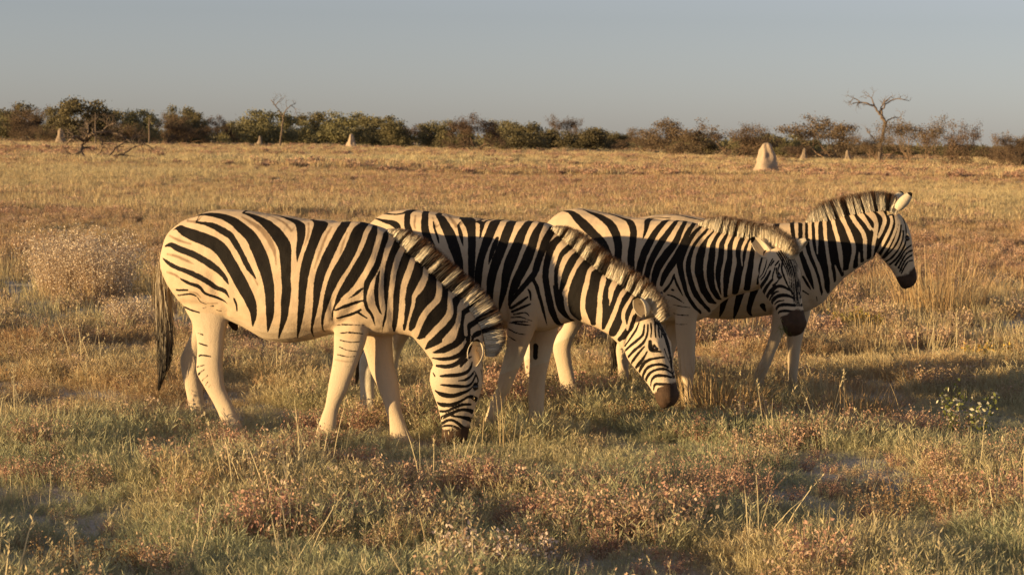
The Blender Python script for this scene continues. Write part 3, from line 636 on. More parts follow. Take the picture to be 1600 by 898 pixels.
S3 = """
840 315 4.08 | 150,60,8 210,65,32 260,110,52 310,160,58 360,210,52 420,270,46 460,360,42 490,460,40 520,560,36 530,640,20 ; 290,50,10 340,70,28 400,95,42 460,140,52 500,210,52 515,290,50 512,380,48 520,470,46 540,570,40 560,660,30 570,740,12 ; 360,55,6 450,75,14 540,105,24 590,130,38 610,190,44 605,270,48 595,350,46 600,450,44 610,560,40 630,660,30 640,740,10 ; 700,125,38 690,180,24 670,240,5
1000 320 4.49 | 170,120,46 110,190,48 70,260,54 30,340,54 5,420,52 -10,500,46 -10,600,40 0,700,28 5,780,10 ; 255,115,32 200,190,44 150,260,48 110,330,48 75,400,46 50,480,44 40,560,40 45,650,32 60,740,10 ; 320,115,28 280,190,38 250,260,48 190,340,56 140,410,58 110,480,50 95,560,36 100,640,20 ; 380,130,26 340,190,38 310,260,43 265,350,48 220,420,48 175,490,42 150,560,24 ; 430,150,22 380,200,28 335,270,33 300,340,42 280,410,44 290,480,38 310,560,33 330,630,28 380,710,23 420,750,18 425,765,5 ; 240,490,12 215,550,18 170,605,18 ; 240,500,12 260,560,18 300,635,7 ; 225,595,14 235,598,14 ; 190,630,8 240,645,12 310,690,6 ; 470,175,22 410,250,33 370,320,38 345,400,43 345,480,43 370,560,48 400,630,48 450,690,42 490,750,16 ; 510,188,30 460,270,52 430,350,64 420,430,68 425,520,73 440,600,76 480,660,56 530,690,16 ; 555,200,34 515,290,48 505,370,50 495,450,54 495,530,54 510,600,52 550,650,36 570,665,8 ; 600,210,34 570,300,48 565,380,48 550,460,43 545,530,38 560,600,23 570,630,7 ; 655,215,42 635,300,58 625,400,68 610,480,73 605,560,58 600,640,36 ; 720,228,34 695,320,48 705,400,54 695,480,63 680,560,58 665,620,36 ; 748,285,34 730,360,38 720,420,10 ; 800,270,30 785,360,48 775,440,58 760,520,58 750,590,46 ; 230,700,5 290,712,9 350,720,5 ; 235,760,5 280,772,8 340,775,4 ; 240,830,5 280,838,7 330,836,4
1140 330 4.49 | 300,335,9 282,370,12 270,400,9 ; 262,340,10 250,390,12 230,440,11 205,470,8 ; 318,395,8 305,440,11 300,480,9 ; 350,470,8 330,500,12 300,520,10 ; 395,500,8 420,540,10 450,580,8 ; 345,560,9 320,570,14 285,610,14 270,660,8 ; 380,625,9 340,632,12 315,655,9 ; 240,295,18 215,380,36 205,450,28 195,510,16 ; 265,400,9 245,450,12 220,480,12 ; 285,420,18 260,470,24 220,530,25 205,570,13 ; 300,480,18 260,530,24 230,590,25 220,620,10 ; 320,520,18 280,570,24 250,630,22 245,660,8 ; 430,560,12 380,530,20 330,530,22 290,580,10 ; 450,610,14 400,590,22 340,595,25 300,630,25 285,680,18 285,700,8 ; 460,660,16 400,655,22 350,660,22 325,690,16 310,720,8 ; 450,705,14 400,698,18 350,705,16 330,740,10 ; 410,735,12 360,745,13 350,775,8 ; 290,380,12 310,350,12 ; 320,380,12 345,350,12 ; 330,400,11 330,440,9 ; 350,370,12 340,430,11 ; 375,330,12 365,400,14 375,440,12 400,500,12 440,580,11
"""
W3 = """
1000 320 4.49 | 490,190,26 440,240,22 400,300,25 375,380,25 370,460,23 390,540,23 420,620,21 470,690,19 510,730,14 ; 535,190,26 490,250,28 470,330,23 455,420,21 460,510,19 480,590,17 520,650,13 550,680,10 ; 585,205,28 545,270,25 538,360,19 525,450,11 530,540,9 555,620,9 570,650,7 ; 632,220,30 605,280,25 600,370,19 580,460,17 575,560,17 580,640,14 ; 685,230,38 662,290,27 660,380,21 650,460,21 635,550,23 625,630,26 ; 755,230,28 725,290,19 712,360,13 718,430,5 ; 775,270,24 755,330,19 745,400,21 730,480,25 718,560,28 705,620,28 ; 815,330,22 805,400,22 800,500,22 790,600,24
"""
z3.build_body(0.0060)
b_, t_ = z3.up(1206, 402, .06), z3.up(1176, 371, .10)
z3.ear((b_[0], .06, b_[1]), (t_[0], .12, t_[1]), (0.9, 1.0, 0.0), width=.040)
b2, t2 = z3.up(1243, 393, -.06), z3.up(1262, 374, -.09)
z3.ear((b2[0], -.055, b2[1]), (t2[0], -.11, t2[1]), (0.9, -0.6, 0.0), width=.040)
da = z3.up(850, 400)[0] - RUMP1
z3.finish('zebra with its face turned towards the viewer and grass hanging from its black muzzle', stripes=S3, mane_n=13000, mane_len=.118, borrow=shift(z1T[3:6], da, -.02) , extra_head=(0.005, 0.019, 0.033, 0.047, 0.060), whites=W3,
          crest=[(1094,349),(1110,356),(1130,362),(1150,367),(1172,372),(1195,377),(1214,384),(1230,393),(1239,403)], tail=[(866,392),(857,406),(852,440),(850,490),(848,540),(845,580),(843,600)])

# ---- fourth: walking, head raised
z4 = new_zebra((1105, 614), 21, ((1330, 380, -10), (1362, 380, -14)), lean=-0.10)
z4.loft([(968,400,969,430,.08),(971,378,976,445,.13),(980,357,988,460,.19),(998,342,1005,476,.235),(1030,335,1035,483,.26),(1065,335,1068,490,.272),(1100,341,1105,496,.28),(1140,346,1140,499,.28),(1180,349,1178,496,.262),(1215,349,1212,491,.23),(1245,347,1240,490,.195),(1266,351,1260,487,.15),(1280,372,1277,477,.10)], egg=0.10, ex=2.25)
z4.loft([(1230,349,1260,486,.165),(1262,347,1284,474,.142),(1288,344,1301,453,.122),(1315,337,1321,433,.11),(1340,332,1341,419,.10),(1362,329,1354,410,.093),(1386,328,1364,404,.088)], egg=0.22)
z4.set_head((1395,339), (1427,446))
leg(z4, [(1046,420,987,418),(1042,450,985,452),(1025,478,984,480),(1006,503,980,503),(991,527,969,525),(984,545,963,542),(983,560,964,558),(982,575,966,575),(982,588,966,588),(983,598,965,598),(984,606,964,606),(988,617,963,617)], .115, .12, HWH)
leg(z4, [(1046,420,987,418),(1042,450,985,452),(1025,478,984,480),(1006,503,980,503),(991,527,969,525),(984,545,963,542),(983,560,964,558),(982,575,966,575),(982,588,966,588),(983,598,965,598),(984,606,964,606),(988,617,963,617)], -.115, -.12, HWH, 48, -11)
leg(z4, [(1247,425,1204,430),(1243,462,1204,465),(1235,493,1207,495),(1226,518,1204,520),(1216,541,1197,541),(1208,559,1190,560),(1202,574,1183,573),(1196,588,1179,585),(1194,599,1178,597),(1194,609,1177,608),(1195,617,1178,617),(1199,627,1177,627)], .13, .115, HWF)
leg(z4, [(1268,455,1227,458),(1266,487,1227,490),(1257,518,1229,520),(1251,542,1231,543),(1249,560,1231,560),(1247,574,1231,575),(1246,586,1231,586),(1246,595,1231,595),(1246,603,1230,603),(1247,609,1230,609),(1248,614,1230,614),(1252,622,1229,622)], -.125, -.11, HWF)
z4.loft([(982,390,985,402,.03),(974,406,979,414,.026),(970,430,976,432,.016),(967,460,972,460,.01)], n=3, seg=14)
z4.strokes = [([(1215,485),(1230,455),(1248,410),(1255,380)], .03, -.008), ([(1262,475),(1258,435)], .028, -.008)]
S4 = """
1230 285 4.49 | 35,282,30 45,350,34 52,405,26 ; 92,282,26 93,350,28 92,410,26 92,480,26 122,570,36 155,660,34 185,745,10 ; 137,280,20 137,400,22 152,450,42 182,540,48 212,640,42 240,740,28 242,790,5 ; 180,283,20 185,370,24 190,440,32 205,520,56 240,600,62 270,690,52 290,770,22 ; 235,282,26 235,360,44 240,450,48 250,540,56 270,640,46 ; 290,262,26 300,340,40 312,420,66 332,500,76 348,570,66 322,620,40 330,690,26 ; 385,650,26 370,600,30 ; 350,262,34 385,360,66 410,450,86 420,530,76 412,600,36 ; 415,240,38 465,330,56 500,410,76 512,470,56 485,540,28 480,590,34 ; 527,500,30 528,550,28 ; 478,235,30 540,310,32 580,370,56 578,450,56 572,530,26 ; 530,220,30 575,270,33 605,310,23 ; 585,195,34 640,250,42 655,310,38 630,370,46 625,440,42 610,510,28 ; 690,205,26 715,280,38 700,340,42 670,400,42 640,460,38 625,510,18 ; 740,230,18 745,290,24 730,350,24 700,420,28 660,490,22 640,515,9 ; 775,290,12 760,350,14 735,420,16 690,500,16 660,540,10 ; 800,300,12 790,370,14 760,440,14 720,490,12 680,530,10 ; 815,340,11 810,400,12 780,470,12 730,530,14 690,555,9 ; 835,400,12 815,460,14 770,530,14 720,575,12 ; 870,440,12 830,470,12 800,520,14 760,580,14 ; 880,475,12 840,495,12 810,540,12 780,600,12 ; 885,505,12 850,525,11 820,560,11 790,625,10 ; 890,545,12 850,555,11 825,590,11 800,640,9 ; 830,250,10 850,290,10 ; 810,250,12 830,300,10 835,360,9 ; 110,660,14 140,710,18 165,750,7 ; 110,760,12 150,785,9 ; 205,800,7 210,830,7
1080 330 4.488 | 390,90,40 360,200,50 330,320,56 290,440,56 250,560,50 225,650,38 212,700,26 200,740,9 ; 500,90,40 470,200,50 440,320,56 395,440,56 350,560,48 325,650,38 312,700,30 300,750,9 ; 600,90,40 570,200,50 540,320,56 490,440,54 445,550,46 415,640,36 405,700,28 425,735,9 ; 250,80,40 230,200,50 200,320,54 170,440,52 130,560,46 110,660,34 105,730,10 ; 120,50,30 110,160,50 90,300,52 60,440,50 30,560,44 15,660,32 10,740,8 ; 500,660,36 520,700,12
1000 320 4.49 | 50,95,10 120,88,10 210,95,10 ; 160,65,8 260,70,14 350,90,18 440,110,8
"""
W4 = """
1230 285 4.49 | 60,290,21 68,380,19 72,420,16 ; 113,285,19 115,400,21 ; 160,280,21 163,380,21 170,450,21 190,520,23 220,590,25 245,680,23 255,760,12 ; 205,270,17 208,380,21 212,500,6 ; 255,230,25 262,300,25 268,380,23 278,460,21 290,540,21 302,620,21 315,700,25 320,740,22 ; 305,170,19 318,250,25 335,330,25 355,400,27 370,480,27 380,560,21 388,625,6 ; 350,160,23 380,230,27 410,300,25 440,370,27 465,440,25 465,500,23 450,570,23 435,640,22 ; 410,130,21 440,210,27 480,280,27 525,340,27 545,400,25 545,470,23 548,550,18 ; 480,120,23 510,200,25 550,270,23 575,310,21 585,335,6 ; 530,100,25 560,180,29 605,230,27 625,290,25 620,360,23 605,440,19 597,520,14 ; 600,100,23 630,170,27 670,220,25 685,270,23 665,330,23 640,390,10 ; 655,100,19 680,160,21 715,220,23 735,270,19 715,340,21 680,410,21 640,480,17 625,510,12 ; 700,110,17 720,190,17 765,240,19 770,290,17 745,370,17 705,450,17 665,510,11 ; 505,490,6 505,550,15 508,590,14 ; 335,580,6 350,620,17 370,670,21 372,690,20 ; 115,460,17 150,555,25 190,650,27 212,740,28
"""
z4.build_body(0.0065)
b_, t_ = z4.up(1402, 327, .05), z4.up(1424, 301, .085)
z4.ear((b_[0], .05, b_[1]), (t_[0], .095, t_[1]), (0.6, -1.0, -0.5), width=.032); z4.ear((b_[0], -.05, b_[1]), (t_[0] - .02, -.10, t_[1]), (0.8, -0.8, 0.0), width=.038)
da = z4.up(969, 405)[0] - RUMP1
z4.finish('zebra walking with its head and bristling mane held high, foremost of the four', stripes=S4, mane_n=14000, mane_len=.140, wk=1.12, whites=W4, borrow=shift(z1T[:6], da, -.03) , 
          crest=[(1262,347),(1284,345),(1303,341),(1322,336),(1345,332),(1366,328),(1386,327),(1400,333)], tail=[(982,394),(974,408),(968,440),(964,490),(962,540),(960,575),(958,600)])
# ------------------------------------------------------------------ plants
class Buf:
    def __init__(s): s.v = []; s.f = []; s.c = []
    def strip(s, pts, wid, side, c=0.0):
        """ribbon along pts (k,3) with half widths, side vector; last point is a tip"""
        b = len(s.v); k = len(pts)
        for i in range(k - 1):
            s.v.append(pts[i] - side * wid[i]); s.v.append(pts[i] + side * wid[i]); s.c += [c, c]
        s.v.append(pts[-1]); s.c.append(c)
        for i in range(k - 2): s.f.append((b + 2 * i, b + 2 * i + 1, b + 2 * i + 3, b + 2 * i + 2))
        s.f.append((b + 2 * (k - 2), b + 2 * (k - 2) + 1, b + 2 * (k - 1)))
    def leaf(s, p, d, side, L, w, c=0.0):
        b = len(s.v); s.v += [p, p + d * L * 0.5 + side * w, p + d * L, p + d * L * 0.5 - side * w]; s.c += [c] * 4; s.f.append((b, b + 1, b + 2, b + 3))
    def tube(s, pts, rad, seg=5, c=0.0):
        b = len(s.v); pts = [np.asarray(p, float) for p in pts]
        for i, p in enumerate(pts):
            t = pts[min(i + 1, len(pts) - 1)] - pts[max(i - 1, 0)]; t = t / (np.linalg.norm(t) + 1e-9)
            u = np.cross(t, (0.31, 0.9, 0.2)); u /= np.linalg.norm(u) + 1e-9; w = np.cross(t, u)
            for j in range(seg):
                a = 2 * math.pi * j / seg; s.v.append(p + rad[i] * (math.cos(a) * u + math.sin(a) * w)); s.c.append(c)
        for i in range(len(pts) - 1):
            for j in range(seg):
                k = (j + 1) % seg; s.f.append((b + i * seg + j, b + i * seg + k, b + (i + 1) * seg + k, b + (i + 1) * seg + j))
        s.f.append(tuple(b + (len(pts) - 1) * seg + j for j in range(seg)))
    def mesh(s, name, mat, smooth=False):
        return mesh_from(name, np.array(s.v), s.f, mat, smooth, {'part': s.c})

def unit(v): v = np.asarray(v, float); return v / (np.linalg.norm(v) + 1e-12)
def foliage_material(name, stops, trans=0.25, inst=True, jitter=0.3, flower=None, rough=0.75):
    m, n, l, b, out = new_mat(name)
    if inst:
        tv = attr_n(n, 'tint', 'INSTANCER').outputs['Fac']
    else:
        tv = noise_n(n, l, 6.0, 3)
    rp = ramp(n, stops); l.new(tv, rp.inputs[0]); c = rp.outputs[0]
    oi = n.new('ShaderNodeObjectInfo')
    hsv = n.new('ShaderNodeHueSaturation'); l.new(c, hsv.inputs['Color'])
    v = maprange(n, l, oi.outputs['Random'] if inst else noise_n(n, l, 17, 2), 0, 1, 1 - jitter, 1 + jitter); l.new(v, hsv.inputs['Value'])
    c = hsv.outputs[0]
    pt = attr_n(n, 'part').outputs['Fac']
    if flower: c = mixc(n, l, maprange(n, l, pt, 0.5, 0.9), c, flower)
    ns = noise_n(n, l, 30, 2); c = mixc(n, l, maprange(n, l, ns, 0.3, 0.7, 0, 0.35), c, tuple(min(1, q * 1.35) for q in stops[len(stops) // 2][1]))
    l.new(c, b.inputs['Base Color']); b.inputs['Roughness'].default_value = rough; b.inputs['Specular IOR Level'].default_value = 0.2
    tr = n.new('ShaderNodeBsdfTranslucent'); l.new(c, tr.inputs['Color']); mx = n.new('ShaderNodeMixShader'); mx.inputs[0].default_value = trans
    l.new(b.outputs[0], mx.inputs[1]); l.new(tr.outputs[0], mx.inputs[2]); l.new(mx.outputs[0], out.inputs[0]); return m
GRASS_STOPS = [(0.0, (0.30, 0.335, 0.20)), (0.28, (0.41, 0.41, 0.245)), (0.52, (0.48, 0.385, 0.21)), (0.75, (0.41, 0.255, 0.13)), (1.0, (0.28, 0.14, 0.075))]
GRASS = foliage_material('grass_blades', GRASS_STOPS, 0.28, flower=(0.56, 0.47, 0.29))
FORB = foliage_material('forb_leaves', [(0.0, (0.26, 0.25, 0.12)), (0.4, (0.42, 0.31, 0.19)), (0.7, (0.43, 0.27, 0.185)), (1.0, (0.38, 0.205, 0.15))], 0.25, flower=(0.55, 0.42, 0.31))

def stem_curve(base, az, lean, L, k=4, curl=0.6):
    """k points of a stem that leans out and bends over"""
    out = []; p = np.array(base, float); a = lean * 0.4
    for i in range(k):
        out.append(p.copy()); a2 = a + lean * curl * i / k
        p = p + L / (k - 1) * np.array([math.sin(a2) * math.cos(az), math.sin(a2) * math.sin(az), math.cos(a2)])
    return out
def tuft_feather(rd, n=46, h=0.16, rad=0.12, w=0.0022):
    """fine stems set with short slanting leaves"""
    B = Buf()
    for i in range(n):
        r = rad * math.sqrt(rd.random()); a = rd.uniform(0, 6.283); base = (r * math.cos(a), r * math.sin(a), -0.02)
        az = a + rd.uniform(-0.8, 0.8); L = h * rd.uniform(0.6, 1.25) * (1 - 0.35 * r / rad); P = stem_curve(base, az, rd.uniform(0.2, 1.15), L)
        sd = unit((rd.uniform(-1, 1), rd.uniform(-1, 1), 0)); dry = 1.0 if rd.random() < 0.12 else 0.0
        B.strip(P, [w * 0.5, w * 0.5, w * 0.4, 0], sd, dry)
        for j in range(rd.randint(6, 10)):
            t = rd.uniform(0.3, 1.0); q = t * 3; k = min(int(q), 2); p = P[k] + (P[k + 1] - P[k]) * (q - k); d0 = unit(P[k + 1] - P[k])
            d = unit(d0 + 0.75 * unit((rd.gauss(0, 1), rd.gauss(0, 1), rd.gauss(0, .5)))); B.leaf(p, d, unit(np.cross(d, (rd.gauss(0, 1), rd.gauss(0, 1), rd.gauss(0, 1)))), rd.uniform(0.014, 0.036), w * 0.62, dry)
    return B
def tuft_blades(rd, n=70, h=0.2, rad=0.10, w=0.0030, lean=0.9):
    B = Buf()
    for i in range(n):
        r = rad * math.sqrt(rd.random()); a = rd.uniform(0, 6.283); base = (r * math.cos(a), r * math.sin(a), -0.02)
        az = a + rd.uniform(-0.7, 0.7); L = h * rd.uniform(0.5, 1.3); P = stem_curve(base, az, rd.uniform(0.1, lean), L, 4, 0.9)
        sd = unit((math.sin(az) + rd.gauss(0, .4), -math.cos(az) + rd.gauss(0, .4), 0)); B.strip(P, [w * 0.5, w * 0.55, w * 0.4, 0], sd, 1.0 if rd.random() < 0.25 else 0.0)
    return B
def tuft_stalks(rd, n=9, h=0.34, rad=0.10, w=0.0026):
    """loose taller straw stalks with seed heads"""
    B = Buf()
    for i in range(n):
        r = rad * rd.random(); a = rd.uniform(0, 6.283); base = (r * math.cos(a), r * math.sin(a), -0.02); az = rd.uniform(0, 6.283)
        P = stem_curve(base, az, rd.uniform(0.1, 0.9), h * rd.uniform(0.6, 1.2), 5, 0.8); sd = unit((rd.gauss(0, 1), rd.gauss(0, 1), 0)); B.strip(P, [w * .5] * 4 + [0], sd, 1.0)
        if rd.random() < 0.7:
            for j in range(9):
                p = P[3] + (P[4] - P[3]) * rd.uniform(0, 1); d = unit(unit(P[4] - P[3]) + 0.6 * np.array([rd.gauss(0, 1), rd.gauss(0, 1), rd.gauss(0, 1)])); B.leaf(p, d, unit(np.cross(d, (0.3, 0.2, 1))), 0.014, 0.0026, 1.0)
    return B
def forb(rd, n=22, h=0.16, rad=0.13, leaf=0.009, flowers=0.12, per=16, spread=1.0):
    """branching low shrublet with tiny succulent leaves"""
    B = Buf()
    for i in range(n):
        r = rad * 0.4 * math.sqrt(rd.random()); a = rd.uniform(0, 6.283); base = (r * math.cos(a), r * math.sin(a), -0.02); az = a + rd.uniform(-.6, .6)
        P = stem_curve(base, az, rd.uniform(0.15, 1.15) * spread, h * rd.uniform(0.6, 1.15), 4, 0.7); B.strip(P, [0.0018, 0.0016, 0.0012, 0], unit((rd.gauss(0, 1), rd.gauss(0, 1), 0.1)), 0.0)
        for j in range(per):
            q = rd.uniform(0.9, 3.0); k = min(int(q), 2); p = P[k] + (P[k + 1] - P[k]) * (q - k) + np.array([rd.gauss(0, 1), rd.gauss(0, 1), rd.gauss(0, 1)]) * 0.13 * h * 0.55
            d = unit((rd.gauss(0, 1), rd.gauss(0, 1), rd.gauss(0.5, 1))); s_ = leaf * rd.uniform(0.6, 1.5); B.leaf(p, d, unit(np.cross(d, (rd.gauss(0, 1), rd.gauss(0, 1), rd.gauss(0, 1)))), s_ * 1.5, s_ * 0.45, 1.0 if rd.random() < flowers else 0.0)
    return B
def proto_coll(name, bufs):
    c = bpy.data.collections.new(name)
    for i, (b, m) in enumerate(bufs):
        o = bpy.data.objects.new('%s_%02d' % (name, i), b.mesh('%s_%02d' % (name, i), m)); c.objects.link(o)
    return c
def scatter(name, label, cat, coll, P, idx, scl, tint, tilt=0.12):
    me = bpy.data.meshes.new(name); n = len(P); me.vertices.add(n); me.vertices.foreach_set('co', P.astype(np.float32).ravel())
    rot = np.stack([rng.normal(0, tilt, n), rng.normal(0, tilt, n), rng.uniform(0, 6.283, n)], 1)
    a = me.attributes.new('rot', 'FLOAT_VECTOR', 'POINT'); a.data.foreach_set('vector', rot.astype(np.float32).ravel())
    a = me.attributes.new('scl', 'FLOAT', 'POINT'); a.data.foreach_set('value', scl.astype(np.float32))
    a = me.attributes.new('tint', 'FLOAT', 'POINT'); a.data.foreach_set('value', tint.astype(np.float32))
    a = me.attributes.new('idx', 'INT', 'POINT'); a.data.foreach_set('value', idx.astype(np.int32))
    o = obj(name, me); tag(o, label, cat, None, 'stuff')
    g = bpy.data.node_groups.new(name + '_scatter', 'GeometryNodeTree')
    g.interface.new_socket('Geometry', in_out='INPUT', socket_type='NodeSocketGeometry'); g.interface.new_socket('Geometry', in_out='OUTPUT', socket_type='NodeSocketGeometry')
    gi, go, ip, ci = (g.nodes.new(t) for t in ('NodeGroupInput', 'NodeGroupOutput', 'GeometryNodeInstanceOnPoints', 'GeometryNodeCollectionInfo'))
    ci.inputs['Collection'].default_value = coll; ci.inputs['Separate Children'].default_value = True; ci.inputs['Reset Children'].default_value = True
    def na(nm, t):
        q = g.nodes.new('GeometryNodeInputNamedAttribute'); q.data_type = t; q.inputs['Name'].default_value = nm; return [x for x in q.outputs if x.enabled and x.name == 'Attribute'][0]
    L = g.links.new
    L(gi.outputs[0], ip.inputs['Points']); L(ci.outputs[0], ip.inputs['Instance']); ip.inputs['Pick Instance'].default_value = True
    L(na('idx', 'INT'), ip.inputs['Instance Index']); L(na('rot', 'FLOAT_VECTOR'), ip.inputs['Rotation']); L(na('scl', 'FLOAT'), ip.inputs['Scale'])
    L(ip.outputs[0], go.inputs[0])
    md = o.modifiers.new('scatter', 'NODES'); md.node_group = g; return o
def field(y0, y1, density, margin, k=0.285):
    """random points in the wedge of ground that the view can reach"""
    A = 0; n = int(density * (y1 - y0) * (k * (y0 + y1) + 2 * margin))
    y = np.sqrt(rng.uniform(0, 1, n) * (y1 ** 2 - y0 ** 2) + y0 ** 2) if margin < y0 * k else rng.uniform(y0, y1, n)
    x = rng.uniform(-1, 1, n) * (k * y + margin); return x, y

rd = random.Random(11)
near = [(tuft_feather(rd, 66, .100, .14, .0018), GRASS) for _ in range(5)] + [(tuft_blades(rd, 90, .105, .11, .0018), GRASS) for _ in range(3)] + [(tuft_stalks(rd, 7, .24), GRASS) for _ in range(3)] + [(forb(rd, 24, .13, .12, .0062, .15, 24), FORB) for _ in range(3)]
C_near = proto_coll('near_tuft', near)
def near_tint(x, y):
    # green in front, straw and rust further back and to the right
    g = 0.23 + 0.36 * smooth01((y - 11.0 + 0.28 * -x) / 3.2) + 0.8 * (fnoise(x * 0.8 + 3, y * 0.6 + 9, 3) - 0.5)
    return np.clip(g + rng.normal(0, 0.07, len(x)), 0, 0.95)
x, y = field(6.5, 18, 54, 2.5)
hum = fnoise(x * 1.5 + 31, y * 1.1 + 12, 2); keep = hum > 0.02 + rng.normal(0, 0.07, len(x)); x, y, hum = x[keep], y[keep], hum[keep]
u_ = rng.random(len(x)); rust = fnoise(x * 0.55 + 80, y * 0.45 + 33, 3)
idx = np.where(u_ < 0.80, rng.integers(0, 5, len(x)), np.where(u_ < 0.92, rng.integers(5, 8, len(x)), np.where(u_ < 0.94, rng.integers(8, 11, len(x)), rng.integers(11, 14, len(x)))))
fb = (rust > 0.66) & (rng.random(len(x)) < 0.25); idx = np.where(fb, rng.integers(11, 14, len(x)), idx)
scl = (0.66 + 1.1 * smooth01((hum - 0.28) / 0.36)) * rng.uniform(0.8, 1.2, len(x))
tint = near_tint(x, y); tint = np.where(idx >= 11, np.clip(0.25 + 0.9 * rng.random(len(x)) * rust * 1.4, 0, 1), tint)
scatter('meadow_grass', 'fine green and straw grass covering the ground around the zebras', 'grass', C_near, np.stack([x, y, ground_z(x, y)], 1), idx, scl, tint)

midp = [(tuft_blades(rd, 70, .30, .22, .0075, 1.0), GRASS) for _ in range(4)] + [(forb(rd, 30, .26, .26, .020, .15, 16), FORB) for _ in range(4)] + [(tuft_feather(rd, 40, .26, .2, .006), GRASS) for _ in range(2)]
C_mid = proto_coll('mid_tuft', midp)
x, y = field(17, 46, 14, 3.0)
pn = fnoise(x * 0.16 + 7, y * 0.10 + 3, 3); u_ = rng.random(len(x)); hum = fnoise(x * 0.5, y * 0.35 + 50, 2)
keep = hum > 0.08 + rng.normal(0, 0.06, len(x)); x, y, pn, u_, hum = x[keep], y[keep], pn[keep], u_[keep], hum[keep]
idx = np.where(u_ < 0.5 + 0.5 * (0.5 - pn), rng.integers(0, 4, len(x)), np.where(u_ < 0.9, rng.integers(4, 8, len(x)), rng.integers(8, 10, len(x))))
dist = smooth01((y - 17) / 12) * (1 - smooth01((y - 34) / 22))
tint = np.clip(0.60 + 0.32 * dist + 0.65 * (pn - 0.5) + rng.normal(0, 0.08, len(x)), 0.05, 1); tint = np.where(idx >= 4, np.clip(0.35 + 0.9 * (pn - 0.25) + rng.normal(0, .1, len(x)), 0.1, 1), tint)
scl = (0.5 + 0.9 * hum) * rng.uniform(0.75, 1.25, len(x)) * 0.74
scatter('plain_grass', 'rusty and straw coloured tussocks on the plain behind the zebras', 'grass', C_mid, np.stack([x, y, ground_z(x, y)], 1), idx, scl, tint)

def band(name, label, coll, n, y0, y1, s0, kinds, base=0.54):
    y = y0 * np.exp(rng.random(n) * math.log(y1 / y0)); x = rng.uniform(-1, 1, n) * (0.285 * y + 6)
    pn = fnoise(x * 0.05 + 7, y * 0.028 + 3, 3); u_ = rng.random(n)
    idx = np.where(u_ < 0.78 + 0.7 * (0.5 - pn), rng.integers(0, kinds, n), rng.integers(kinds, kinds + 2, n))
    tint = np.clip(base + 0.62 * (pn - 0.5) + rng.normal(0, 0.07, n), 0, 1)
    scl = rng.uniform(0.65, 1.3, n) * s0 * (0.6 + 0.8 * fnoise(x * 0.12 + 90, y * 0.06, 2))
    scatter(name, label, 'grass', coll, np.stack([x, y, ground_z(x, y)], 1), idx, scl, tint)
C_open = proto_coll('open_tuft', [(tuft_blades(rd, 90, .30, .34, .0125, 1.2), GRASS) for _ in range(4)] + [(forb(rd, 36, .26, .4, .028, .15, 14), FORB) for _ in range(2)])
band('open_grass', 'tawny grass on the open middle of the plain', C_open, 20000, 44, 112, 0.66, 4, 0.73)
C_far = proto_coll('far_tuft', [(tuft_blades(rd, 110, .34, .70, .024, 1.2), GRASS) for _ in range(4)] + [(forb(rd, 40, .34, .7, .06, .1, 12), FORB) for _ in range(2)])
band('far_grass', 'pale golden grass stretching to the tree line', C_far, 17000, 105, 440, 0.9, 4, 0.66)

# ---- single plants that stand out from the grass
def plant_mat(name, a, b, flower, trans=0.22):
    return foliage_material(name, [(0.3, a), (0.7, b)], trans, False, 0.25, flower)
RED = plant_mat('reddish_shrub', (0.46, 0.28, 0.205), (0.40, 0.225, 0.15), (0.52, 0.40, 0.26))
BROWN = plant_mat('brown_shrub', (0.30, 0.21, 0.11), (0.22, 0.13, 0.07), (0.45, 0.34, 0.22))
PALE = plant_mat('pale_shrub', (0.48, 0.37, 0.25), (0.43, 0.31, 0.20), (0.70, 0.60, 0.46))
PINK = plant_mat('pale_flowers', (0.34, 0.22, 0.15), (0.26, 0.19, 0.10), (0.70, 0.56, 0.48))
GREENW = plant_mat('leafy_plant', (0.20, 0.20, 0.06), (0.15, 0.17, 0.05), (0.78, 0.70, 0.52), 0.3)
YEL = plant_mat('yellow_plant', (0.26, 0.24, 0.07), (0.30, 0.22, 0.08), (0.72, 0.42, 0.06), 0.3)
STRAW = plant_mat('dry_tussock', (0.42, 0.30, 0.16), (0.36, 0.23, 0.11), (0.52, 0.40, 0.22), 0.25)
def plant(name, px, base, wpx, hpx, builder, mat, label, cat, group=None):
    g = ground_at(px, base); g[2] = float(ground_z(g[0], g[1])); D = g[1]; w = wpx / FPX * D; h = hpx / FPX * D
    B = builder(w, h); o = obj(name, B.mesh(name, mat), None, g); tag(o, label, cat, group); return o
def shrublet(leaf=0.010, fl=0.15, dens=1.0, spread=1.0):
    def f(w, h):
        B = Buf(); k = max(1, int(round(w / max(h, 0.12) * 1.6)))
        for i in range(k):
            c = forb(rd, int(26 * dens), h * rd.uniform(0.75, 1.05), max(0.12, h * 0.8), leaf, fl, 20, spread)
            ox, oy = (i + 0.5) / k * w - w / 2 + rd.gauss(0, .02), rd.gauss(0, w * 0.16); b = len(B.v)
            B.v += [v + np.array([ox, oy, 0]) for v in c.v]; B.f += [tuple(q + b for q in f_) for f_ in c.f]; B.c += c.c
        return B
    return f
def tussock(blw=0.004, n=420, lean=1.3):
    def f(w, h): return tuft_blades(rd, n, h * 1.25, w * 0.42, blw, lean)
    return f
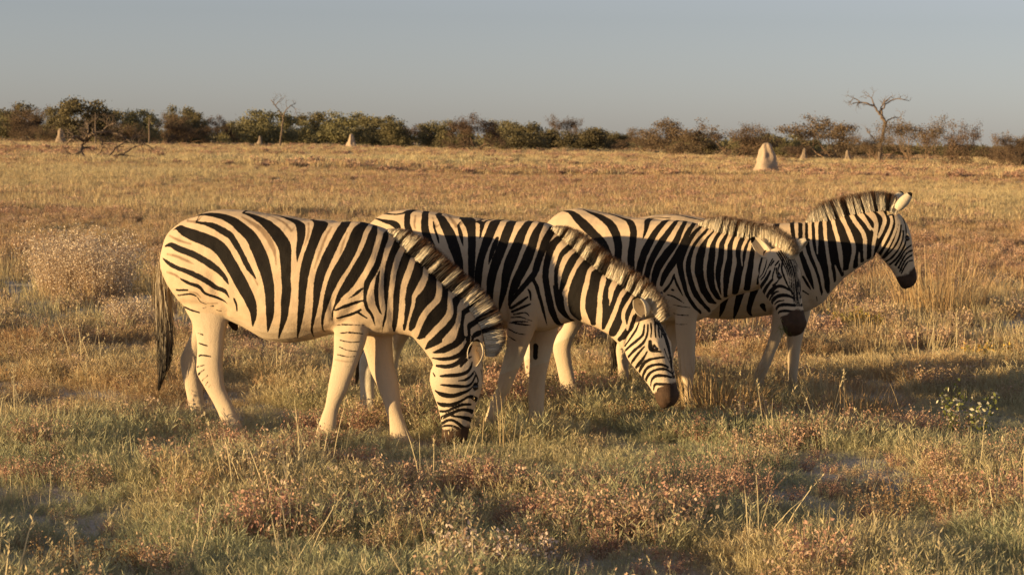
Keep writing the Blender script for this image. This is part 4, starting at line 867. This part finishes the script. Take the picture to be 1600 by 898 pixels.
for px, base, w, h, lab in ((1120,778,175,92,'largest reddish shrub, rounded, in the open grass before the zebra facing the viewer'),(600,800,130,55,'reddish shrub with dry leaves in front of the grazing muzzle'),(930,772,140,62,'faded reddish shrub beside the largest reddish shrub'),
        (420,722,120,50,'reddish shrub in front of the hind hooves of the grazing zebra'),(590,738,90,40,'small reddish shrub in front of the fore hooves of the grazing zebra'),(1440,690,170,62,'wide reddish shrub beside the white-flowered plant'),
        (1330,695,130,52,'reddish shrub in front of the fore hooves of the walking zebra'),(545,672,110,62,'tall reddish shrub between the front legs of the grazing zebra'),(40,752,90,44,'lone small reddish shrub behind the wide brown shrub at the very front'),
        (1085,690,120,42,'reddish shrub in front of the fore hooves of the zebra facing the viewer'),(1585,735,90,62,'reddish shrub past the white-flowered plant'),(690,672,60,46,'small reddish shrub tucked behind the grazing muzzle'),
        (480,672,70,50,'small reddish shrub under the belly of the grazing zebra'),(1240,655,100,40,'low reddish shrub between the matted dry tussocks'),(300,742,70,34,'tiny reddish shrub in front of the tail of the grazing zebra')):
    plant('reddish_shrub', px, base, w, h, shrublet(0.0075, 0.18), RED, lab, 'shrub', 'reddish shrubs in the foreground grass')
for px, base, w, h, lab in ((1455,815,210,86,'large brown shrub with dry twigs, in front of the wide reddish shrub'),(140,890,190,72,'wide brown shrub at the very front, ahead of the grazing zebra tail'),(850,660,100,40,'brown shrub at the fore hooves of the zebra with lowered head'),
        (1010,660,120,40,'brown shrub under the lowered brown muzzle'),(1290,860,90,40,'small brown shrub ahead of the large brown shrub')):
    plant('brown_shrub', px, base, w, h, shrublet(0.008, 0.25), BROWN, lab, 'shrub', 'brown shrubs in the foreground grass')
plant('flowering_shrub', 770, 893, 180, 84, shrublet(0.012, 0.55, 1.1), PINK, 'small shrub covered in pale pinkish dried flowers at the front edge of the grass', 'shrub')
plant('pale_bush', 128, 468, 130, 112, shrublet(0.0125, 0.75, 17.0, 0.78), PALE, 'wide pale fluffy bush standing behind the grazing zebra and its tail', 'bush')
plant('pale_bush', 205, 515, 70, 62, shrublet(0.013, 0.5, 3.0, 0.75), PALE, 'smaller pale bush with grey seed heads beside the hanging zebra tail', 'bush')
plant('dry_tussock', 1465, 490, 170, 84, tussock(0.006, 420, 1.1), STRAW, 'large straw coloured tussock ahead of the zebra that holds its head high', 'tussock')
plant('dry_tussock', 1120, 652, 190, 80, tussock(0.0045, 480, 1.5), STRAW, 'flattened dry tussock between the legs of the walking zebra', 'tussock')
plant('dry_tussock', 1330, 652, 170, 54, tussock(0.0045, 380, 1.5), STRAW, 'matted dry tussock beside the hooves of the walking zebra', 'tussock')
for px, base, w, h, lab in ((778,704,60,110,'tall straw grass stalks standing beside the grazing muzzle'),(1440,655,120,70,'bent straw grass stalks ahead of the walking zebra hooves'),(640,860,90,70,'sparse straw stalks near the pale flowering shrub')):
    plant('straw_stalks', px, base, w, h, lambda w, h: tuft_stalks(rd, 16, h * 1.15, w * .6, .003), STRAW, lab, 'grass')
plant('white_flowered_plant', 1514, 692, 62, 100, shrublet(0.016, 0.35, 0.7, 0.5), GREENW, 'green leafy plant dotted with small white flowers', 'plant')
plant('yellow_flowered_plant', 1540, 562, 52, 38, shrublet(0.020, 0.5, 0.7), YEL, 'small plant with yellow flowers standing in shadow', 'plant')
plant('yellow_flowered_plant', 1345, 512, 60, 40, shrublet(0.020, 0.3, 0.7), YEL, 'small yellowish plant below the raised zebra head', 'plant')
# grass stems hanging from the mouth of the third zebra
Bm = Buf(); q3 = z3.world(np.array([[*[z3.hxy(.50, -.055)[0]], .065, z3.hxy(.50, -.055)[1]]]))[0]
for i in range(46):
    dd = unit((rd.gauss(-.1, .5), rd.gauss(-.3, .4), rd.gauss(-.55, .5))); L = rd.uniform(.04, .13); p0 = np.array([rd.gauss(0, .02), rd.gauss(0, .02), rd.gauss(0, .012)])
    Bm.strip([p0, p0 + dd * L * .5, p0 + dd * L + np.array([0, 0, -.02])], [.0016, .0013, 0], unit((rd.gauss(0, 1), rd.gauss(0, 1), rd.gauss(0, 1))), 0.0)
tag(obj('grass_stems', Bm.mesh('grass_stems', GREENW), None, q3), 'bunch of grass stems held in the mouth of the zebra facing the viewer', 'grass')
# ------------------------------------------------------------------ background: trees, mounds, dead wood
def wood_material(name, a, b):
    m, n, l, bs, out = new_mat(name); ns = noise_n(n, l, 9, 4); l.new(mixc(n, l, ns, a, b), bs.inputs['Base Color']); bs.inputs['Roughness'].default_value = 0.9; return m
BARK = wood_material('bark', (0.13, 0.09, 0.06), (0.20, 0.15, 0.10)); DEADW = wood_material('dead_wood', (0.12, 0.085, 0.06), (0.20, 0.15, 0.11)); TWIG = wood_material('twigs', (0.15, 0.095, 0.06), (0.22, 0.145, 0.09))
def leafmat(name, a, b):
    m, n, l, bs, out = new_mat(name)
    ns = noise_n(n, l, 2.2, 4); oi = n.new('ShaderNodeObjectInfo'); c = mixc(n, l, maprange(n, l, ns, 0.35, 0.65), a, b)
    hs = n.new('ShaderNodeHueSaturation'); l.new(c, hs.inputs['Color']); l.new(maprange(n, l, oi.outputs['Random'], 0, 1, 0.8, 1.2), hs.inputs['Value']); l.new(maprange(n, l, oi.outputs['Random'], 0, 1, 0.485, 0.505), hs.inputs['Hue'])
    l.new(hs.outputs[0], bs.inputs['Base Color']); bs.inputs['Specular IOR Level'].default_value = 0.15
    tr = n.new('ShaderNodeBsdfTranslucent'); l.new(hs.outputs[0], tr.inputs['Color']); mx = n.new('ShaderNodeMixShader'); mx.inputs[0].default_value = 0.2
    l.new(bs.outputs[0], mx.inputs[1]); l.new(tr.outputs[0], mx.inputs[2]); l.new(mx.outputs[0], out.inputs[0]); return m
LEAF_G = leafmat('olive_leaves', (0.21, 0.18, 0.09), (0.15, 0.135, 0.07)); LEAF_B = leafmat('dry_leaves', (0.185, 0.13, 0.08), (0.135, 0.096, 0.06))  # olive leaf tones lightened and greyed to imitate distant haze
def grow(B, p, d, L, r, depth, rd, spread=0.6, up=0.15, tips=None, seg=4, wob=0.25):
    pts = [p]; q = p; dd = d; k = 4
    for i in range(k):
        dd = unit(dd + np.array([rd.gauss(0, wob), rd.gauss(0, wob), rd.gauss(0, wob) + up * 0.3])); q = q + dd * L / k; pts.append(q)
    B.tube(pts, [r * (1 - 0.42 * i / k) for i in range(k + 1)], seg if r > 0.004 else 3)
    if tips is not None and depth <= 1: tips.append(q)
    if depth <= 0: return
    for j in range(rd.choice((2, 2, 3))):
        i = rd.randint(2, k); d2 = unit(dd + spread * unit((rd.gauss(0, 1), rd.gauss(0, 1), rd.gauss(0.1, 0.7))) * rd.uniform(0.8, 1.4) + np.array([0, 0, up * 0.4]))
        grow(B, pts[i], d2, L * rd.uniform(0.6, 0.85), r * (1 - 0.42 * i / k) * rd.uniform(0.55, 0.8), depth - 1, rd, spread, up, tips, seg, wob)
def leaf_cloud(cent, n, sx, size, rd_):
    """many small leaf faces round the given centres"""
    c = np.asarray(cent)[rd_.integers(0, len(cent), n)]; p = c + rd_.normal(size=(n, 3)) * np.asarray(sx)
    a = rd_.normal(size=(n, 3)); a /= np.linalg.norm(a, axis=1)[:, None]; b = np.cross(a, rd_.normal(size=(n, 3))); b /= np.linalg.norm(b, axis=1)[:, None]
    s = size * rd_.uniform(0.55, 1.4, n)[:, None]
    V = np.stack([p - a * s - b * s * .55, p + a * s * .2 - b * s * .8, p + a * s + b * s * .3, p - a * s * .2 + b * s * .8], 1).reshape(-1, 3)
    return V, np.arange(n * 4).reshape(-1, 4)
def tree_proto(kind, seed):
    """unit height tree: (trunk mesh, crown mesh)"""
    rd = random.Random(seed); rn = np.random.default_rng(seed); T = Buf(); tips = []
    if kind == 'green':
        asp = rd.uniform(0.55, 0.8)
        for k in range(rd.randint(2, 4)):
            a = rd.uniform(0, 6.283); grow(T, np.array([.03 * math.cos(a), .03 * math.sin(a), -.02]), unit((.6 * math.cos(a), .6 * math.sin(a), 1)), .36, .022, 3, rd, .75, .1, tips)
        tips = [t for t in tips if t[2] > 0.15]; cen = []
        for i in range(26):
            a = rd.uniform(0, 6.283); ph = rd.uniform(0.0, 1.0); rr = asp * math.sqrt(1 - ph * ph * 0.75) * rd.uniform(.65, 1.0)
            cen.append((rr * math.cos(a), rr * math.sin(a), 0.22 + 0.68 * ph * rd.uniform(.85, 1.0)))
        top = max(c[2] for c in cen); cen += [tuple(np.array(t) * np.array([1, 1, .95])) for t in rd.sample(tips, min(14, len(tips)))]
        V, F = leaf_cloud(cen, 6800, (.10, .10, .05), .021, rn)
        V2, F2 = leaf_cloud([(rd.gauss(0, asp * .5), rd.gauss(0, asp * .5), rd.uniform(.12, .4)) for _ in range(14)], 2400, (.12, .12, .07), .021, rn)
        V = np.concatenate([V, V2]); F = np.concatenate([F, F2 + len(V) - len(V2)]); sc = 1.0 / np.percentile(V[:, 2], 99.6); V = V * sc; mat = LEAF_G
    elif kind == 'brown':
        asp = rd.uniform(0.6, 0.85)
        for k in range(rd.randint(4, 6)):
            a = rd.uniform(0, 6.283); grow(T, np.array([.05 * math.cos(a), .05 * math.sin(a), -.02]), unit((.8 * math.cos(a), .8 * math.sin(a), .9)), .36, .017, 4, rd, .8, .12, tips)
        z = max(t[2] for t in tips); T.v = [np.array(v) / z for v in T.v]; tips = [t / z for t in tips]
        V, F = leaf_cloud(tips, 10000, (.06, .06, .045), .0135, rn); mat = LEAF_B
    else:                                   # bare thorn thicket
        for k in range(rd.randint(6, 9)):
            a = rd.uniform(0, 6.283); grow(T, np.array([.06 * math.cos(a), .06 * math.sin(a), -.02]), unit((.75 * math.cos(a), .75 * math.sin(a), 1)), .34, .013, 4, rd, .75, .15, tips, 3)
        z = max(t[2] for t in tips); T.v = [np.array(v) / z for v in T.v]; tips = [t / z for t in tips]
        V, F = leaf_cloud(tips, 8500, (.05, .05, .045), .011, rn); mat = LEAF_B
    return T.mesh(kind + '_tree_trunk', BARK if kind == 'green' else TWIG), mesh_from(kind + '_tree_crown', V, F, mat)
PROT = {k: [tree_proto(k, s * 7 + j) for j in range(n)] for k, n, s in (('green', 6, 3), ('brown', 4, 5), ('bare', 3, 8))}
EXT = {}
for k_ in PROT:
    for t_m, c_m in PROT[k_]:
        a_ = np.empty(len(c_m.vertices) * 3, np.float32); c_m.vertices.foreach_get('co', a_); a_ = a_[::3]; EXT[c_m.name] = float(np.percentile(a_, 97) - np.percentile(a_, 3))
LAB = {'green': ('olive green bushy tree in the distant tree line', 'green trees of the distant tree line'), 'brown': ('brown leafless rounded thorn tree in the tree line', 'brown thorn trees of the tree line'), 'bare': ('bare twiggy thorn bush at the edge of the plain', 'bare thorn bushes at the edge of the plain')}
trd = random.Random(5); TREES = []
def tree(px, base, top, w, kind, Y=None, label=None):
    g = ground_at(px, base) if Y is None else at_dist(px, base, Y)
    Y = g[1]; z0 = float(ground_z(g[0], g[1])); h = max(0.5, at_dist(px, top, Y)[2] - z0); wid = 1.15 * w / FPX * Y
    e = empty('%s_tree' % kind if kind != 'bare' else 'thorn_bush', (g[0], g[1], z0 - 0.05), label or LAB[kind][0], 'tree' if kind != 'bare' else 'bush', None if label else LAB[kind][1])
    tm, cm = trd.choice(PROT[kind]); ext = EXT[cm.name]; sx = wid / ext; rz = trd.uniform(0, 6.283)
    e.scale = (sx, sx, h); e.rotation_euler = (0, 0, rz); obj('trunk', tm, e); obj('crown', cm, e)
    if not label: TREES.append((px, kind, e))
    return e
G, Bn, Br = 'green', 'brown', 'bare'
for px, top, w, k in ((5,174,40,G),(28,162,52,G),(60,168,56,Bn),(87,169,40,G),(158,172,40,G),(188,174,58,G),(220,172,48,G),(255,177,50,Bn),(283,167,44,G),(305,177,40,G),(333,182,54,Bn),(370,190,46,G),(415,173,74,G),(460,190,52,G),(495,176,54,G),(548,176,80,G),(595,182,60,G),(622,190,44,G),(655,195,60,Bn),(685,189,48,G),(718,190,44,G),(790,190,52,G),(812,190,64,G),(848,202,54,G),(915,200,58,G),(960,206,46,G),(1000,201,60,Bn),(-45,172,70,G),(-100,168,70,G)):
    tree(px, 0, top, w, k, Y=335 + trd.uniform(-35, 45))
for px, top, w, k, Y in ((1195,210,60,G,250),(1232,209,70,G,240),(1262,214,46,G,235),(1090,208,60,G,260),(1175,214,50,G,255),(1400,226,60,G,300),(1520,226,70,G,290),(1570,228,60,G,300),(1460,228,70,G,310),(1335,222,60,G,280)):
    tree(px, 0, top, w, k, Y=Y)
tree(128, 0, 155, 76, G, Y=300, label='tallest olive green tree of the left tree line, behind the fallen dead tree')
for px, base, top, w, k in ((745,236,180,74,Bn),(883,232,180,40,Br),(1060,246,187,92,Bn),(1145,248,194,76,Bn),(1300,250,183,124,Bn),(1370,256,208,56,Br),(1435,260,182,80,Br),(1495,264,190,76,Br),(1545,266,226,66,Br),(1583,268,203,48,Br),(1640,262,195,90,Bn),(1010,240,212,60,Br),(1235,252,226,50,Br),(940,234,210,54,Br),(290,226,196,60,Br),(200,226,192,50,Br),(60,224,194,60,Br)):
    tree(px, base, top, w, k)
# low scrub that closes the far edge of the plain
rn = np.random.default_rng(3); n = 340; xs = rn.uniform(-150, 130, n); ys = rn.uniform(390, 470, n); cen = []; sizes = []
V, F = [], []; off = 0
for x0, y0 in zip(xs, ys):
    hgt = rn.uniform(1.4, 3.0) * (1.0 if x0 < 60 else 0.75); z0 = float(ground_z(x0, y0)); v, f = leaf_cloud([(x0 + rn.normal(0, 1.2), y0 + rn.normal(0, 1.2), z0 + hgt * rn.uniform(.2, .8)) for _ in range(5)], 110, (.9, .9, hgt * .16), .26, rn)
    V.append(v); F.append(f + off); off += len(v)
tag(obj('scrub_belt', mesh_from('scrub_belt', np.concatenate(V), np.concatenate(F), LEAF_G)), 'continuous belt of low scrub along the horizon behind the trees', 'scrub', None, 'stuff')

# termite mounds
def mound_material(name='termite_clay', k=1.0):
    m, n, l, b, out = new_mat(name); a = noise_n(n, l, 3, 4); f = noise_n(n, l, 18, 3); c = mixc(n, l, a, tuple(k * q for q in (0.37, 0.27, 0.185)), tuple(k * q for q in (0.47, 0.36, 0.26))); l.new(c, b.inputs['Base Color']); b.inputs['Roughness'].default_value = 0.95
    bp = n.new('ShaderNodeBump'); bp.inputs['Strength'].default_value = 0.8; bp.inputs['Distance'].default_value = 0.06; l.new(f, bp.inputs['Height']); l.new(bp.outputs[0], b.inputs['Normal']); return m
CLAY = mound_material(); CLAY2 = mound_material('weathered_clay', 0.62)
def mound(px, base, top, w, label, Y=None, prof=((0, 1), (.15, .92), (.35, .72), (.55, .52), (.72, .42), (.86, .34), (.95, .22), (1, .02)), lean=0.0, group=None):
    g = ground_at(px, base) if Y is None else at_dist(px, base, Y); z0 = float(ground_z(g[0], g[1])); h = at_dist(px, top, g[1])[2] - z0; hw = w / FPX * g[1] / 2
    P = catmull(prof, 4); seg = 28; V, F = [], []
    for i, (t, r) in enumerate(P):
        for j in range(seg):
            a = 2 * math.pi * j / seg; lump = 1 + 0.75 * (float(fnoise(a * 1.6 + px, t * 3.1 + 3, 3)) - 0.5) + 0.10 * math.sin(a * 5 + t * 4 + px); lump = lump if j else lump
            V.append((hw * r * lump * math.cos(a) + lean * t, hw * r * lump * math.sin(a) * .85, -0.08 + (h + .08) * t))
    for i in range(len(P) - 1):
        for j in range(seg): k = (j + 1) % seg; F.append((i * seg + j, i * seg + k, (i + 1) * seg + k, (i + 1) * seg + j))
    F.append(tuple((len(P) - 1) * seg + j for j in range(seg)))
    tag(obj('termite_mound', mesh_from('termite_mound', V, F, CLAY if w > 15 and px > 100 else CLAY2, True), None, (g[0], g[1], z0)), label, 'termite mound', group)
mound(1197, 270, 223, 46, 'large pale termite mound with a blunt crown, standing alone on the plain', prof=((0, 1), (.12, .93), (.3, .78), (.5, .62), (.66, .50), (.8, .40), (.92, .30), (.98, .18), (1, .02)))
mound(549, 225, 209, 17, 'small pointed pale termite mound in front of the middle of the left tree line', Y=290)
mound(406, 222, 212, 11, 'tiny termite mound beside the foot of the forked dead tree', Y=300)
mound(95, 224, 200, 20, 'grey-brown conical termite mound behind the fallen dead tree', Y=280)
mound(1255, 254, 231, 14, 'slim termite mound in front of the brown dome-shaped tree', lean=.1)
mound(1325, 256, 234, 14, 'small lopsided termite mound near the foot of the tall dead tree', lean=-.1)

# dead trees, branch by branch
def dead_tree(name, lines, Y, label, twigs=3, seed=1, depth_jit=0.25, cat='dead tree', th=0.55, tl=.32):
    rd = random.Random(seed); base = lines[0][0]; g = at_dist(base[0], base[1], Y); z0 = float(ground_z(g[0], g[1])); e = empty(name, (g[0], g[1], z0), label, cat); org = np.array([g[0], g[1], z0]); used = {}
    for bi, L in enumerate(lines):
        B = Buf(); P = []
        for i, (x, y_, r) in enumerate(L):
            key = (x, y_); d = used.get(key); 
            if d is None: d = Y + (rd.gauss(0, depth_jit) if (i or bi) else 0); used[key] = d
            P.append(at_dist(x, y_, d) - org)
        if bi == 0: P[0] = np.array([0, 0, -0.1])
        rr = [q[2] / FPX * Y * th for q in L]; D = catmull(np.concatenate([np.array(P), np.array(rr)[:, None]], 1), 4); D[:, :3] += np.array([[rd.gauss(0, 1) * r * .35 for _ in range(3)] for r in D[:, 3]])
        B.tube(list(D[:, :3]), list(np.maximum(D[:, 3], .006)), 7)
        if bi > 0 or twigs > 5:
            for j in range(twigs):
                k = rd.randint(len(D) // 3, len(D) - 1); t = unit(D[k, :3] - D[k - 1, :3]); grow(B, D[k, :3], unit(t + .8 * np.array([rd.gauss(0, 1), rd.gauss(0, 1), rd.gauss(.1, .6)])), tl * rd.uniform(.6, 1.3) * Y / 100, D[k, 3] * .5 + .006, 2, rd, .7, .05, None, 4)
        obj('trunk' if bi == 0 else 'branch', B.mesh(name + '_wood', DEADW, True), e)
    return e
dead_tree('dead_tree', [[(1371,254,7),(1376,230,5.5),(1381,205,4.5),(1382,190,4)], [(1382,190,4),(1374,178,3.2),(1366,167,2.8),(1356,162,2.2),(1345,160,1.8),(1334,161,1.0)], [(1374,178,3.2),(1377,168,2),(1384,158,1.6),(1393,151,1)], [(1382,190,4),(1378,176,2.6),(1382,166,2.4),(1394,156,1.8),(1408,155,1.4),(1420,158,.8)],
          [(1381,205,3.4),(1386,190,2.2),(1396,184,1.6),(1406,184,1),(1408,180,.6)], [(1345,160,1.8),(1334,154,1.2),(1328,162,.8)], [(1366,167,2.6),(1362,154,1.4),(1355,150,.8)], [(1376,230,3),(1366,218,2),(1358,208,1.2),(1354,200,.7)]], 195, 'tall leafless dead tree with twisted limbs at the edge of the plain', 5, 3)
dead_tree('dead_tree', [[(437,224,2.8),(440,205,2.4),(442,184,2.1)], [(442,184,2.1),(437,174,1.6),(430,165,1.3),(423,156,.8)], [(430,165,1.2),(436,158,.9),(441,153,.6)], [(442,184,2),(447,172,1.5),(455,165,1.1),(462,162,.7)], [(455,165,1.1),(461,170,.8),(462,177,.5)]], 285, 'slender pale dead tree with a forked top in front of the tree line', 3, 8)
dead_tree('fallen_tree', [[(135,250,4.5),(126,236,4),(132,222,3.4),(145,208,2.6)], [(132,222,3.2),(120,214,2.4),(112,216,2),(106,222,1.4)], [(126,236,3.6),(116,244,2.6),(106,250,1.8)], [(145,208,2.6),(160,206,2),(178,208,1.6),(192,214,1.2),(206,224,.9)], [(160,206,2),(170,196,1.4),(180,192,1)], [(135,250,3),(152,244,2.4),(170,246,2),(190,242,1.6),(212,246,1.1)], [(170,246,2),(180,232,1.6),(196,222,1.2),(214,212,.9)], [(190,242,1.6),(206,232,1.2),(226,226,.9),(238,232,.7)], [(132,222,2.4),(138,204,1.6),(136,194,1)], [(152,244,2),(160,230,1.5),(158,216,1)]], 125, 'tangled fallen dead tree lying on the plain behind the pale bush', 13, 21, 0.9, 'fallen tree', 0.85, .42)
def post(px, base, top, Y, label):  # posts before the tree line, shaped like bare trunks with a side stub
    g = at_dist(px, base, Y); z0 = float(ground_z(g[0], g[1])); B = Buf(); h = at_dist(px, top, Y)[2] - z0; B.tube([(0, 0, -.2), (.03, 0, h * .35), (-.02, .02, h * .7), (.03, 0, h)], [.14, .12, .10, .07], 7); B.tube([(0, 0, h * .72), (.25, 0, h * .86), (.3, .05, h * .97)], [.05, .04, .02], 5)
    tag(obj('bare_trunk', B.mesh('bare_trunk', DEADW, True), None, (g[0], g[1], z0)), label, 'post')
post(149, 222, 176, 280, 'straight slim post standing before the tallest green tree'); post(233, 222, 184, 270, 'short slim post standing alone before the left tree line')

MARKS = [(165, 'fallen tree'), (440, 'forked dead tree'), (549, 'pointed termite mound'), (1197, 'large termite mound'), (1375, 'tall dead tree')]
ORD = 'first second third fourth fifth sixth seventh eighth ninth tenth eleventh twelfth thirteenth fourteenth fifteenth sixteenth seventeenth'.split()
KN = {'green': 'olive green tree', 'brown': 'brown thorn tree', 'bare': 'bare twiggy bush'}
for i in range(len(MARKS) + 1):
    lo = MARKS[i - 1][0] if i else -1e9; hi = MARKS[i][0] if i < len(MARKS) else 1e9
    for kd in KN:
        L = sorted([t for t in TREES if t[1] == kd and lo <= t[0] < hi], key=lambda t: t[0], reverse=(i == 0))
        for j, (px, k_, e) in enumerate(L):
            a = MARKS[0][1] if i == 0 else MARKS[i - 1][1]
            b = 'away from the forked dead tree' if i == 0 else ('away from the large termite mound' if i == len(MARKS) else 'towards the ' + MARKS[i][1])
            e['label'] = '%s, %s from the %s %s' % (KN[kd], ORD[j], a, b)
